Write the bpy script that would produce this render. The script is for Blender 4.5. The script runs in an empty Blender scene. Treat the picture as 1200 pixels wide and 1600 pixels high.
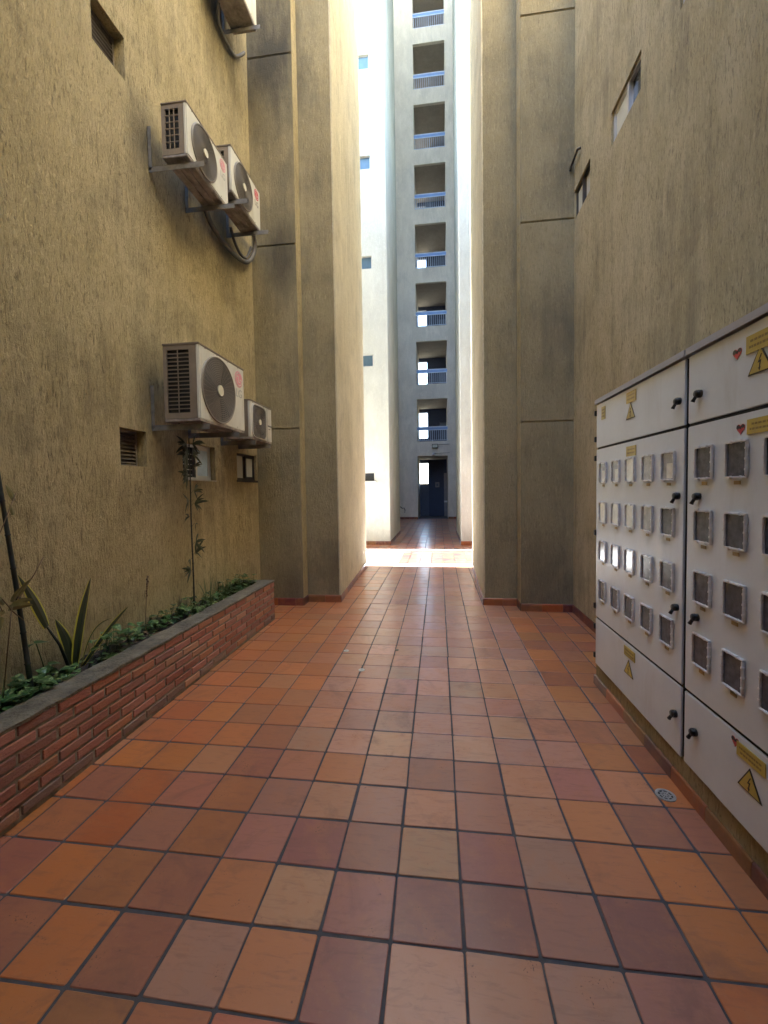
import bpy, bmesh, math, random
from mathutils import Vector, Matrix
R = math.radians
random.seed(11)
S = bpy.context.scene
COL = S.collection
T = 0.26                                            # pitch of the floor tiles

# ------------------------------------------------------------------ camera, sky, sun, exposure
cd = bpy.data.cameras.new('camera'); cam = bpy.data.objects.new('camera', cd); COL.objects.link(cam)
yaw, pitch, roll = -0.1258, -0.0390, -0.0145
cy_, sy_, cp, sp, cr, sr = math.cos(yaw), math.sin(yaw), math.cos(pitch), math.sin(pitch), math.cos(roll), math.sin(roll)
Fv = Vector((sy_*cp, cy_*cp, sp)); rv = Vector((cy_, -sy_, 0)); uv = rv.cross(Fv)
Rv = rv*cr + uv*sr; Uv = -rv*sr + uv*cr
cam.matrix_world = Matrix(((Rv.x, Uv.x, -Fv.x, -0.2836*T), (Rv.y, Uv.y, -Fv.y, -5.5053*T), (Rv.z, Uv.z, -Fv.z, 6.191*T), (0, 0, 0, 1)))
cd.sensor_fit = 'HORIZONTAL'; cd.sensor_width = 36.0; cd.lens = 658.641/1200*36.0
cd.shift_x = -2.196/1600; cd.shift_y = -8.82/1600
cd.shift_x = -2.196/1200; cd.shift_y = -8.82/1200
cd.clip_start = 0.05; cd.clip_end = 2000
S.camera = cam

SUN_EL, SUN_AZ = R(37), R(-88.58)                    # azimuth measured from +Y towards +X
w = bpy.data.worlds.new('World'); S.world = w; w.use_nodes = True
nt = w.node_tree; bg = nt.nodes['Background']
sky = nt.nodes.new('ShaderNodeTexSky'); sky.sky_type = 'NISHITA'; sky.sun_disc = False
sky.sun_elevation = SUN_EL; sky.sun_rotation = SUN_AZ; sky.air_density = 1.0; sky.dust_density = 1.2
nt.links.new(sky.outputs[0], bg.inputs[0]); bg.inputs[1].default_value = 0.13
sl = bpy.data.lights.new('sun', 'SUN'); so = bpy.data.objects.new('sun', sl); COL.objects.link(so)
sl.energy = 5.0; sl.angle = R(0.5); sl.color = (1.0, 0.97, 0.92)
sd = Vector((math.sin(SUN_AZ)*math.cos(SUN_EL), math.cos(SUN_AZ)*math.cos(SUN_EL), math.sin(SUN_EL)))
so.rotation_euler = sd.to_track_quat('Z', 'Y').to_euler(); so.location = sd*60
S.view_settings.view_transform = 'Standard'; S.view_settings.look = 'None'
S.view_settings.exposure = 4.2; S.view_settings.gamma = 1.0
try:
    S.cycles.max_bounces = 14; S.cycles.diffuse_bounces = 10; S.cycles.glossy_bounces = 6
    S.cycles.sample_clamp_indirect = 12; S.cycles.caustics_reflective = False
except Exception: pass

# ------------------------------------------------------------------ helpers
class MB:
    def __init__(s): s.v = []; s.f = []; s.m = []; s.c = []; s.sm = []
    def add(s, vs, fs, mi=0, col=None, smooth=False):
        b = len(s.v); s.v += [tuple(p) for p in vs]
        for f in fs: s.f.append([b+i for i in f]); s.m.append(mi); s.c.append(col); s.sm.append(smooth)
        return s
    def box(s, x0, x1, y0, y1, z0, z1, mi=0, col=None):
        if x0 > x1: x0, x1 = x1, x0
        if y0 > y1: y0, y1 = y1, y0
        if z0 > z1: z0, z1 = z1, z0
        vs = [(x0,y0,z0),(x1,y0,z0),(x1,y1,z0),(x0,y1,z0),(x0,y0,z1),(x1,y0,z1),(x1,y1,z1),(x0,y1,z1)]
        return s.add(vs, [(0,3,2,1),(4,5,6,7),(0,1,5,4),(1,2,6,5),(2,3,7,6),(3,0,4,7)], mi, col)
    def bbox(s, x0, x1, y0, y1, z0, z1, b=0.004, mi=0, col=None, seg=2, smooth=True):   # bevelled box
        bm = bmesh.new(); bmesh.ops.create_cube(bm, size=1)
        for v in bm.verts:
            v.co = Vector(((x0+x1)/2+v.co.x*abs(x1-x0), (y0+y1)/2+v.co.y*abs(y1-y0), (z0+z1)/2+v.co.z*abs(z1-z0)))
        bmesh.ops.bevel(bm, geom=bm.edges[:], offset=b, segments=seg, affect='EDGES')
        bm.verts.ensure_lookup_table()
        for i, v in enumerate(bm.verts): v.index = i
        s.add([v.co[:] for v in bm.verts], [[v.index for v in f.verts] for f in bm.faces], mi, col, False)
        bm.free(); return s
    def prism(s, pts, z0, z1, mi=0, col=None):                 # footprint polygon (ccw) extruded in Z
        n = len(pts); vs = [(p[0], p[1], z0) for p in pts] + [(p[0], p[1], z1) for p in pts]
        fs = [tuple(range(n-1, -1, -1)), tuple(range(n, 2*n))] + [(i, (i+1) % n, n+(i+1) % n, n+i) for i in range(n)]
        return s.add(vs, fs, mi, col)
    def xprism(s, pts, x0, x1, mi=0, col=None):                # outline in (y, z) extruded in X
        n = len(pts); vs = [(x0, p[0], p[1]) for p in pts] + [(x1, p[0], p[1]) for p in pts]
        fs = [tuple(range(n-1, -1, -1)), tuple(range(n, 2*n))] + [(i, (i+1) % n, n+(i+1) % n, n+i) for i in range(n)]
        return s.add(vs, fs, mi, col)
    def tube(s, pts, rad, n=8, mi=0, col=None, cap=True):
        pts = [Vector(p) for p in pts]; rings = []
        rads = rad if isinstance(rad, (list, tuple)) else [rad]*len(pts)
        prev = None
        for i, p in enumerate(pts):
            t = (pts[min(i+1, len(pts)-1)] - pts[max(i-1, 0)]).normalized()
            a = prev if prev is not None else (Vector((0, 0, 1)) if abs(t.z) < .9 else Vector((1, 0, 0)))
            u = t.cross(a)
            if u.length < 1e-5: u = t.orthogonal()
            u.normalize(); v = t.cross(u).normalized(); prev = -v if False else a
            rings.append([p + (u*math.cos(2*math.pi*k/n) + v*math.sin(2*math.pi*k/n))*rads[i] for k in range(n)])
        vs = [q for r_ in rings for q in r_]; fs = []
        for i in range(len(pts)-1):
            for k in range(n): fs.append((i*n+k, i*n+(k+1) % n, (i+1)*n+(k+1) % n, (i+1)*n+k))
        if cap: fs.append(tuple(range(n-1, -1, -1))); fs.append(tuple((len(pts)-1)*n+k for k in range(n)))
        return s.add(vs, fs, mi, col, True)
    def xring(s, x, yc, zc, r, tr, n=40, m=6, mi=0, sq=None):  # torus in the plane X = x; sq = superellipse power
        vs = []
        for i in range(n):
            a = 2*math.pi*i/n; ca, sa = math.cos(a), math.sin(a); k = 1.0
            if sq: k = (abs(ca)**sq + abs(sa)**sq)**(-1/sq)
            for j in range(m):
                b = 2*math.pi*j/m; rr = r*k + tr*math.cos(b)
                vs.append((x+tr*math.sin(b), yc+ca*rr, zc+sa*rr))
        fs = [(i*m+j, ((i+1) % n)*m+j, ((i+1) % n)*m+(j+1) % m, i*m+(j+1) % m) for i in range(n) for j in range(m)]
        return s.add(vs, fs, mi, None, True)
    def disc(s, x0, x1, yc, zc, r, n=40, mi=0, sq=None, col=None):
        pts = []
        for i in range(n):
            a = 2*math.pi*i/n; ca, sa = math.cos(a), math.sin(a); k = 1.0
            if sq: k = (abs(ca)**sq + abs(sa)**sq)**(-1/sq)
            pts.append((yc+ca*r*k, zc+sa*r*k))
        return s.xprism(pts, x0, x1, mi, col)

def tag(o, label=None, cat=None, group=None, kind=None):
    for k, v in (('label', label), ('category', cat), ('group', group), ('kind', kind)):
        if v: o[k] = v
    return o
def thing(name, loc, label, cat, group=None):
    o = bpy.data.objects.new(name, None); COL.objects.link(o); o.location = loc; o.empty_display_size = .1
    return tag(o, label, cat, group)
def wloc(o):
    v = Vector((0, 0, 0))
    while o is not None: v += o.location; o = o.parent
    return v
def obj(name, mb, mats, parent=None, label=None):
    me = bpy.data.meshes.new(name)
    if parent is None:
        xs = [p[0] for p in mb.v]; ys = [p[1] for p in mb.v]; zs = [p[2] for p in mb.v]
        off = Vector(((min(xs)+max(xs))/2, (min(ys)+max(ys))/2, min(zs))); loc = off
    else: off = wloc(parent); loc = Vector((0, 0, 0))
    me.from_pydata([(p[0]-off.x, p[1]-off.y, p[2]-off.z) for p in mb.v], [], mb.f)
    mats = mats if isinstance(mats, (list, tuple)) else [mats]
    for m in mats: me.materials.append(m)
    me.polygons.foreach_set('material_index', mb.m); me.polygons.foreach_set('use_smooth', mb.sm)
    if any(c is not None for c in mb.c):
        at = me.color_attributes.new('piece', 'FLOAT_COLOR', 'CORNER'); i = 0
        for f, c in zip(mb.f, mb.c):
            c = c or (.5, .5, .5)
            for _ in f: at.data[i].color = (c[0], c[1], c[2], 1); i += 1
    me.update()
    o = bpy.data.objects.new(name, me); COL.objects.link(o); o.location = loc
    if parent: o.parent = parent
    if label: o['label'] = label
    return o
def struct(name, mb, mats): return tag(obj(name, mb, mats), kind='structure')
def copy_tree(o, parent=None):
    c = o.copy(); COL.objects.link(c)
    if parent: c.parent = parent
    for ch in list(o.children): copy_tree(ch, c)
    return c
def text_mb(s, size, place, mi=0, depth=.001):                 # place(u, v, w) -> world point
    cu = bpy.data.curves.new('t', 'FONT'); cu.body = s; cu.size = size; cu.extrude = depth; cu.align_x = 'CENTER'
    o = bpy.data.objects.new('t', cu); COL.objects.link(o)
    me = o.to_mesh(); mb = MB()
    mb.add([place(v.co.x, v.co.y, v.co.z) for v in me.vertices], [list(p.vertices) for p in me.polygons], mi)
    o.to_mesh_clear(); bpy.data.objects.remove(o); bpy.data.curves.remove(cu); return mb
def wall(mb, axis, c, s, ur, vr, holes, depth, mi=0, back=True):
    """wall plane at axis=c facing direction s; holes (u0,u1,v0,v1) get reveals going into the wall."""
    us = sorted({ur[0], ur[1], *[h[0] for h in holes], *[h[1] for h in holes]}); us = [u for u in us if ur[0] <= u <= ur[1]]
    vs = sorted({vr[0], vr[1], *[h[2] for h in holes], *[h[3] for h in holes]}); vs = [v for v in vs if vr[0] <= v <= vr[1]]
    P = (lambda w_, u, v: (w_, u, v)) if axis == 'X' else (lambda w_, u, v: (u, w_, v))
    flip = (s > 0) == (axis == 'X')
    b = c - s*depth
    def q(a, bb, cc, d, fl): mb.add([a, bb, cc, d], [(0, 1, 2, 3) if fl else (3, 2, 1, 0)], mi)
    for i in range(len(us)-1):
        for j in range(len(vs)-1):
            u0, u1, v0, v1 = us[i], us[i+1], vs[j], vs[j+1]; um, vm = (u0+u1)/2, (v0+v1)/2
            if any(h[0] < um < h[1] and h[2] < vm < h[3] for h in holes): continue
            q(P(c,u0,v0), P(c,u1,v0), P(c,u1,v1), P(c,u0,v1), flip)
            if back: q(P(b,u0,v0), P(b,u1,v0), P(b,u1,v1), P(b,u0,v1), not flip)
    for h in holes:
        u0, u1, v0, v1 = h
        q(P(c,u0,v0), P(b,u0,v0), P(b,u1,v0), P(c,u1,v0), not flip)
        q(P(c,u0,v1), P(b,u0,v1), P(b,u1,v1), P(c,u1,v1), flip)
        q(P(c,u0,v0), P(b,u0,v0), P(b,u0,v1), P(c,u0,v1), flip)
        q(P(c,u1,v0), P(b,u1,v0), P(b,u1,v1), P(c,u1,v1), not flip)
    u0, u1, v0, v1 = ur[0], ur[1], vr[0], vr[1]
    if back:
        q(P(c,u0,v0), P(b,u0,v0), P(b,u1,v0), P(c,u1,v0), flip); q(P(c,u0,v1), P(b,u0,v1), P(b,u1,v1), P(c,u1,v1), not flip)
        q(P(c,u0,v0), P(b,u0,v0), P(b,u0,v1), P(c,u0,v1), not flip); q(P(c,u1,v0), P(b,u1,v0), P(b,u1,v1), P(c,u1,v1), flip)
    return mb

# ------------------------------------------------------------------ materials
def newmat(name):
    m = bpy.data.materials.new(name); m.use_nodes = True
    return m, m.node_tree, m.node_tree.nodes['Principled BSDF']
def N(t, k, **kw):
    n = t.nodes.new(k)
    for a, b in kw.items(): setattr(n, a, b)
    return n
def warp(t, v, amt=.06, sc=1.7):
    n = N(t, 'ShaderNodeTexNoise'); n.inputs['Scale'].default_value = sc; n.inputs['Detail'].default_value = 3; t.links.new(v, n.inputs['Vector'])
    a = N(t, 'ShaderNodeVectorMath', operation='MULTIPLY_ADD'); t.links.new(n.outputs['Color'], a.inputs[0]); a.inputs[1].default_value = (amt, amt, amt*.5); t.links.new(v, a.inputs[2]); return a.outputs[0]
def pos(t, sc=(1, 1, 1), obj_=False):
    mp = N(t, 'ShaderNodeMapping'); mp.inputs['Scale'].default_value = sc
    if obj_: t.links.new(N(t, 'ShaderNodeTexCoord').outputs['Object'], mp.inputs[0])
    else: t.links.new(N(t, 'ShaderNodeNewGeometry').outputs['Position'], mp.inputs[0])
    return mp.outputs[0]
def noise(t, vec, sc, det=4, rough=.55, dist=0.0):
    n = N(t, 'ShaderNodeTexNoise'); n.inputs['Scale'].default_value = sc; n.inputs['Detail'].default_value = det
    n.inputs['Roughness'].default_value = rough; n.inputs['Distortion'].default_value = dist
    t.links.new(vec, n.inputs['Vector']); return n.outputs['Fac']
def ramp(t, fac, stops):
    r_ = N(t, 'ShaderNodeValToRGB'); e = r_.color_ramp.elements
    while len(e) < len(stops): e.new(.5)
    for i, (p, c) in enumerate(stops):
        e[i].position = p; e[i].color = (*c, 1) if len(c) == 3 else c
    t.links.new(fac, r_.inputs[0]); return r_.outputs[0]
def mix(t, a, b, fac, mode='MIX'):
    m = N(t, 'ShaderNodeMix', data_type='RGBA', blend_type=mode)
    for inp, v in ((m.inputs[0], fac), (m.inputs[6], a), (m.inputs[7], b)):
        if isinstance(v, (int, float)): inp.default_value = v
        elif isinstance(v, tuple): inp.default_value = (*v, 1) if len(v) == 3 else v
        else: t.links.new(v, inp)
    return m.outputs[2]
def mth(t, op, a, b=None):
    m = N(t, 'ShaderNodeMath', operation=op)
    for i, v in enumerate((a, b)):
        if v is None: continue
        if isinstance(v, (int, float)): m.inputs[i].default_value = v
        else: t.links.new(v, m.inputs[i])
    return m.outputs[0]
def bump(t, bs, h, dist, st=1.0, prev=None):
    b = N(t, 'ShaderNodeBump'); b.inputs['Distance'].default_value = dist; b.inputs['Strength'].default_value = st
    t.links.new(h, b.inputs['Height'])
    if prev: t.links.new(prev, b.inputs['Normal'])
    t.links.new(b.outputs[0], bs.inputs['Normal']); return b.outputs[0]

def stucco(name, c1, c2, dark, fine=1.0, streak=1.0, grime=(.10, .10, .09), gr=.5, shade_stains=()):
    m, t, b = newmat(name)
    v = warp(t, pos(t, (1, 1, .19)), .10, 2.6); v1 = pos(t)
    big = noise(t, v1, .9, 5, .6, .3); mid = noise(t, pos(t, (1, 1, .35)), 3.5, 5, .65, .4)
    col = ramp(t, big, [(.35, c1), (.65, c2)])
    col = mix(t, col, tuple(x*1.22 for x in c2), ramp(t, mid, [(.45, (0, 0, 0)), (.75, (.6, .6, .6))]))
    st = noise(t, v, 52*fine, 6, .75, .6)                       # scraped vertical flecks
    fl = ramp(t, st, [(.36, (1, 1, 1)), (.47, (0, 0, 0))])
    gate = ramp(t, noise(t, v1, 2.2, 4, .6), [(.35, (.35, .35, .35)), (.65, (1, 1, 1))])
    fl2 = mix(t, fl, gate, 1.0, 'MULTIPLY')
    col = mix(t, col, dark, mth(t, 'MULTIPLY', fl2, .8*streak))
    pit = ramp(t, noise(t, pos(t, (1, 1, .28)), 85*fine, 4, .75, .8), [(.36, (1, 1, 1)), (.45, (0, 0, 0))])
    col = mix(t, col, dark, mth(t, 'MULTIPLY', pit, .5*streak))
    lite = ramp(t, noise(t, pos(t, (1, 1, .2)), 60*fine, 4, .7, .5), [(.56, (0, 0, 0)), (.68, (.55, .55, .55))])
    col = mix(t, col, tuple(min(1, x*1.35) for x in c2), lite)
    runs = noise(t, pos(t, (1, 1, .09)), 9.0, 6, .7, .3)
    g = ramp(t, mth(t, 'ADD', mth(t, 'MULTIPLY', runs, .45), mth(t, 'MULTIPLY', noise(t, v1, 1.3, 5, .65, .5), .55)), [(.50, (0, 0, 0)), (.66, (gr, gr, gr))])
    col = mix(t, col, grime, g)
    for (sx_, sy2, sz_, rad, am) in shade_stains:                    # shadow and grime by units and pier feet, painted as ragged dark patches
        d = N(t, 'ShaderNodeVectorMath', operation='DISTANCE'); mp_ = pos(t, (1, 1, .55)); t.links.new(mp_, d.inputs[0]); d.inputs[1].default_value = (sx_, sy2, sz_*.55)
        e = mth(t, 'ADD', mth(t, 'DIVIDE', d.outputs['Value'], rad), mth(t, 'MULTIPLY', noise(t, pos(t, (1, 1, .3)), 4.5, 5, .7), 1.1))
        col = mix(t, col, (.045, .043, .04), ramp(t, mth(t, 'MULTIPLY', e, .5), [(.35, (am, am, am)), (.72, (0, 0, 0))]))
    t.links.new(col, b.inputs['Base Color']); b.inputs['Roughness'].default_value = .92
    b.inputs['Specular IOR Level'].default_value = .25
    h = mth(t, 'ADD', st, mth(t, 'MULTIPLY', noise(t, pos(t, (1, 1, .45)), 110*fine, 4, .7), .55))
    h = mth(t, 'ADD', h, mth(t, 'MULTIPLY', noise(t, v1, 9, 4, .6), .8))
    bump(t, b, h, .025*streak, 1.0)
    return m
M = {}
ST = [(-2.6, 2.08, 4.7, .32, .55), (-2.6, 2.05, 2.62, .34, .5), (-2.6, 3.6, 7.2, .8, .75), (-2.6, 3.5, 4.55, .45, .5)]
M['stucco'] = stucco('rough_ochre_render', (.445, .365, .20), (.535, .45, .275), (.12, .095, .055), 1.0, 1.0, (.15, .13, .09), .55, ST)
M['stucco_lit'] = stucco('lit_ochre_render', (.56, .50, .35), (.64, .58, .43), (.28, .23, .15), 1.0, .8, (.2, .18, .13), .4)  # paler copy: daylight in the passage put into the base colour
M['stucco_shaded'] = stucco('shaded_grimy_ochre_render', (.235, .195, .115), (.31, .26, .155), (.10, .085, .055), 1.1, .55, (.115, .10, .075), .55, [(-2.3, 4.25, 7.5, .85, .85), (-2.2, 4.25, 4.9, .5, .75), (-2.1, 4.25, .2, .5, .5), (-1.6, 4.46, .45, .3, .4), (1.3, 4.2, .25, .6, .35)])  # darker copy: shade on the camera-facing piers put into the colour, plus grime
M['stucco_far'] = stucco('pale_render', (.46, .47, .41), (.52, .53, .46), (.34, .34, .28), 1.2, .35, (.38, .36, .3), .35)
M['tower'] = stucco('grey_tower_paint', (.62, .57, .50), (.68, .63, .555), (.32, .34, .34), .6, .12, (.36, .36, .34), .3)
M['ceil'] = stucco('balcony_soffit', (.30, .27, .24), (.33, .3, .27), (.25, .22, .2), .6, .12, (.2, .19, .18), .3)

def plain(name, col, rough=.5, metal=0.0, var=.12, bsc=0, bd=.001, nsc=6, coat=0, spec=.5):
    m, t, b = newmat(name)
    f = noise(t, pos(t), nsc, 5, .6)
    c = mix(t, tuple(x*(1-var) for x in col), tuple(min(1, x*(1+var)) for x in col), ramp(t, f, [(.3, (0, 0, 0)), (.7, (1, 1, 1))]))
    t.links.new(c, b.inputs['Base Color']); b.inputs['Metallic'].default_value = metal
    b.inputs['Specular IOR Level'].default_value = spec
    rr = N(t, 'ShaderNodeMapRange'); rr.inputs[3].default_value = max(0.02, rough-.08); rr.inputs[4].default_value = min(1, rough+.1)
    t.links.new(f, rr.inputs[0]); t.links.new(rr.outputs[0], b.inputs['Roughness'])
    if bsc: bump(t, b, noise(t, pos(t), bsc, 3, .6), bd, .6)
    b.inputs['Coat Weight'].default_value = coat
    return m

# terracotta floor tiles: colour of each tile is a face attribute
def tile_mat(name, rough, sheen):
    m, t, b = newmat(name)
    at = N(t, 'ShaderNodeAttribute', attribute_name='piece')
    p1 = pos(t)
    n1 = noise(t, p1, 7, 5, .65, .4); n2 = noise(t, p1, 60, 4, .7); n3 = noise(t, pos(t, (1, 5, 1)), 9, 4, .6, .8)
    c = mix(t, at.outputs['Color'], (.46, .17, .065), ramp(t, n1, [(.46, (0, 0, 0)), (.75, (.5, .5, .5))]))
    c = mix(t, c, (.17, .075, .06), ramp(t, n3, [(.52, (0, 0, 0)), (.8, (.45, .45, .45))]))
    c = mix(t, c, (.42, .25, .17), ramp(t, n2, [(.56, (0, 0, 0)), (.8, (.25, .25, .25))]))
    sc = noise(t, pos(t, (1, 1, 1)), 2.1, 6, .72, 1.2); c = mix(t, c, (.16, .075, .055), ramp(t, sc, [(.54, (0, 0, 0)), (.68, (.42, .42, .42))]))
    ch = noise(t, p1, 130, 3, .6); c = mix(t, c, (.07, .04, .035), ramp(t, mth(t, 'MULTIPLY', ch, n1), [(.39, (0, 0, 0)), (.43, (.8, .8, .8))]))
    sp_ = noise(t, p1, 26, 2, .4)
    c = mix(t, c, (.06, .03, .03), ramp(t, sp_, [(.76, (0, 0, 0)), (.82, (.7, .7, .7))]))
    t.links.new(c, b.inputs['Base Color'])
    rr = N(t, 'ShaderNodeMapRange'); rr.inputs[3].default_value = rough-.14; rr.inputs[4].default_value = rough+.16
    t.links.new(mth(t, 'ADD', mth(t, 'MULTIPLY', n1, .6), mth(t, 'MULTIPLY', n2, .4)), rr.inputs[0]); t.links.new(rr.outputs[0], b.inputs['Roughness'])
    b.inputs['Specular IOR Level'].default_value = sheen
    b.inputs['Coat Weight'].default_value = .7; b.inputs['Coat Roughness'].default_value = .2; b.inputs['Coat IOR'].default_value = 1.5
    h = mth(t, 'ADD', noise(t, p1, 5, 3, .5), mth(t, 'MULTIPLY', n2, .12))
    bump(t, b, h, .006, .5)
    return m
M['tile'] = tile_mat('terracotta_tile', .42, .45)
M['skirt'] = tile_mat('terracotta_skirting', .45, .4)
M['grout'] = plain('dark_cement_grout', (.072, .068, .072), .85, 0, .3, 90, .003, 12)
M['mortar'] = plain('grey_cement_mortar', (.22, .195, .165), .9, 0, .3, 60, .006, 14)
M['coping'] = plain('grey_cement_coping', (.125, .108, .08), .92, 0, .5, 38, .02, 9)
M['soil'] = plain('dark_soil', (.028, .02, .014), .95, 0, .5, 40, .03, 25)
def brick_mat():
    m, t, b = newmat('old_red_brick')
    at = N(t, 'ShaderNodeAttribute', attribute_name='piece'); p1 = pos(t)
    n1 = noise(t, pos(t, (1, 1, 2.4)), 16, 5, .7, .6); n2 = noise(t, p1, 90, 4, .7)
    c = mix(t, at.outputs['Color'], (.36, .27, .21), ramp(t, n1, [(.55, (0, 0, 0)), (.82, (.55, .55, .55))]))
    c = mix(t, c, (.07, .04, .035), ramp(t, n1, [(.2, (.6, .6, .6)), (.42, (0, 0, 0))]))
    t.links.new(c, b.inputs['Base Color']); b.inputs['Roughness'].default_value = .88
    bump(t, b, mth(t, 'ADD', n1, mth(t, 'MULTIPLY', n2, .5)), .006, .9); return m
M['brick'] = brick_mat()
M['cab'] = plain('grey_powder_coated_steel', (.62, .67, .71), .32, 0, .07, 5, .004, 3)
def grime_over(m, col, lo, hi, sc_, amt):
    t = m.node_tree; b = t.nodes['Principled BSDF']; src = b.inputs['Base Color'].links[0].from_socket
    n = noise(t, pos(t, (1, 1, .25)), sc_, 6, .72, .5)
    t.links.new(mix(t, src, col, ramp(t, n, [(lo, (0, 0, 0)), (hi, (amt, amt, amt))])), b.inputs['Base Color'])
grime_over(M['cab'], (.36, .34, .30), .55, .75, 4.5, .28)
M['cab_lid'] = plain('grey_lid_steel', (.36, .36, .38), .4, 0, .08, 200, .0006, 3)
M['gap'] = plain('black_rubber_seal', (.012, .012, .012), .7, 0, .2)
M['black'] = plain('black_plastic', (.012, .012, .013), .35, 0, .2)
M['mframe'] = plain('clear_grey_plastic_frame', (.72, .72, .72), .25, 0, .12, 0, 0, 30)
M['pane_dark'] = plain('meter_glass_dark', (.085, .092, .11), .22, 0, .35, 0, 0, 30, 0, .35)
M['pane_pale'] = plain('meter_glass_pale', (.62, .62, .56), .12, 0, .2, 0, 0, 18, 0, .8)
M['pane_mid'] = plain('meter_glass_grey', (.27, .29, .32), .14, 0, .3, 0, 0, 22, 0, .8)
M['yellow'] = plain('yellow_sign_vinyl', (.50, .38, .06), .45, 0, .12)
M['yellow_pale'] = plain('faded_yellow_sign_vinyl', (.58, .47, .16), .5, 0, .12)
M['brasstag'] = plain('small_brass_tag', (.36, .28, .12), .45, 0, .2)
M['sign_ink'] = plain('sign_ink', (.035, .03, .02), .5, 0, .1)
M['print_ink'] = plain('worn_olive_print', (.25, .18, .04), .5, 0, .2)
M['red'] = plain('red_sticker', (.50, .06, .07), .5, 0, .2)
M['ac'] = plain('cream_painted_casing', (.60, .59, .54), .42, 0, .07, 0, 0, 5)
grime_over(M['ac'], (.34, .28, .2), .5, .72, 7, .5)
M['ac_side'] = plain('brown_casing_side', (.21, .17, .13), .55, 0, .15, 0, 0, 9)  # sides darker and browner than the cream front
M['ac_grille'] = plain('brown_fan_grille', (.10, .085, .075), .5, 0, .15, 0, 0, 30)
M['ac_wire'] = plain('grille_wire', (.24, .215, .19), .45, 0, .15)
M['ac_hub'] = plain('cream_hub', (.66, .62, .5), .4, 0, .06)
M['fins'] = plain('dark_coil_fins', (.02, .019, .018), .6, 0, .4)
M['fan'] = plain('dark_fan_blade', (.05, .045, .045), .5, 0, .15)
M['logo_pink'] = plain('faded_pink_logo', (.62, .25, .30), .5, 0, .1)
M['logo_red'] = plain('red_logo', (.48, .03, .08), .45, 0, .1)
M['logo_grey'] = plain('faded_grey_lettering', (.36, .37, .38), .5, 0, .1)
M['logo_dark'] = plain('dark_grey_lettering', (.12, .12, .13), .5, 0, .1)
for k_ in ('yellow', 'yellow_pale'): grime_over(M[k_], (.35, .27, .12), .45, .7, 30, .5)
M['steel'] = plain('dirty_galvanised_bracket', (.22, .205, .185), .5, .35, .3, 30, .002, 14)
M['base_rust'] = plain('dented_base_pan', (.30, .27, .255), .6, .1, .5, 22, .01, 11)
M['alu'] = plain('aluminium_window_frame', (.50, .50, .50), .35, .4, .1)
M['dark_frame'] = plain('dark_bronze_frame', (.06, .05, .045), .4, .3, .2)
M['glass_blue'] = plain('painted_reflection_glass', (.42, .56, .72), .12, 0, .25, 0, 0, 3)  # blue reflection put into the pane's base colour
M['glass_small'] = plain('small_window_glass', (.10, .17, .23), .35, 0, .15, 0, 0, 3, 0, .3)
M['glass_dark'] = plain('dark_window_glass', (.03, .035, .045), .08, 0, .3, 0, 0, 4)
M['glass_frost'] = plain('frosted_window_glass', (.50, .50, .43), .4, 0, .1)
M['louvre'] = plain('dusty_louvre_blade', (.24, .21, .185), .4, .2, .3)
M['sill'] = plain('pale_stone_sill', (.45, .42, .36), .7, 0, .15)
M['hose'] = plain('grey_lagging', (.13, .125, .12), .7, 0, .3, 60, .004)
M['rail'] = plain('pale_blue_grey_rail_paint', (.45, .52, .66), .4, .1, .08)
M['railtop'] = plain('sky_tinted_rail_panel', (.16, .27, .52), .35, .1, .1)  # sky tint seen between the rails put into the panel colour
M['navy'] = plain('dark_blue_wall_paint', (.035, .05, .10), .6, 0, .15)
M['navy2'] = plain('slate_blue_panel', (.09, .115, .18), .5, 0, .12)
M['beige'] = plain('beige_wall_paint', (.25, .24, .25), .6, 0, .1)
M['white'] = plain('white_paint', (.75, .75, .75), .4, 0, .05)
M['concrete'] = plain('pale_concrete_slab', (.66, .68, .70), .75, 0, .08, 30, .003, 4)
M['ground'] = plain('dry_ground', (.20, .19, .14), .95, 0, .3, 3, .05, .5)
M['chrome'] = plain('worn_drain_steel', (.50, .50, .48), .35, .6, .25, 60, .002, 30)
M['dark_hole'] = plain('drain_hole', (.02, .02, .02), .8, 0, .2)

def leaf_mat(name, c1, c2, edge=None, vein=None, rough=.45):
    m, t, b = newmat(name)
    f = noise(t, pos(t), 14, 4, .6)
    c = mix(t, c1, c2, ramp(t, f, [(.35, (0, 0, 0)), (.65, (1, 1, 1))]))
    at = N(t, 'ShaderNodeAttribute', attribute_name='piece')
    sepn = N(t, 'ShaderNodeSeparateColor'); t.links.new(at.outputs['Color'], sepn.inputs[0])
    if edge: c = mix(t, c, edge, sepn.outputs[0])
    if vein: c = mix(t, c, vein, ramp(t, mth(t, 'MULTIPLY', noise(t, pos(t), 55, 3, .6), sepn.outputs[1]), [(.42, (0, 0, 0)), (.5, (1, 1, 1))]))
    t.links.new(c, b.inputs['Base Color']); b.inputs['Roughness'].default_value = rough
    b.inputs['Subsurface Weight'].default_value = 0.0
    return m
M['snake'] = leaf_mat('snake_plant_leaf', (.009, .017, .008), (.018, .032, .013), (.46, .43, .05))
M['pothos'] = leaf_mat('pothos_leaf', (.022, .06, .016), (.05, .115, .03), None, (.22, .29, .13), .35)
M['bamboo_leaf'] = leaf_mat('dark_bamboo_leaf', (.02, .035, .016), (.045, .065, .025))
M['dry_leaf'] = leaf_mat('olive_shrub_leaf', (.09, .09, .03), (.16, .14, .05))
M['stem_dark'] = plain('dark_stem', (.022, .028, .026), .5, 0, .4, 0, 0, 20)
M['stem_brown'] = plain('dry_brown_stem', (.14, .09, .05), .8, 0, .3)
M['grass'] = leaf_mat('grass_blade', (.05, .085, .03), (.10, .15, .055))

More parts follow.
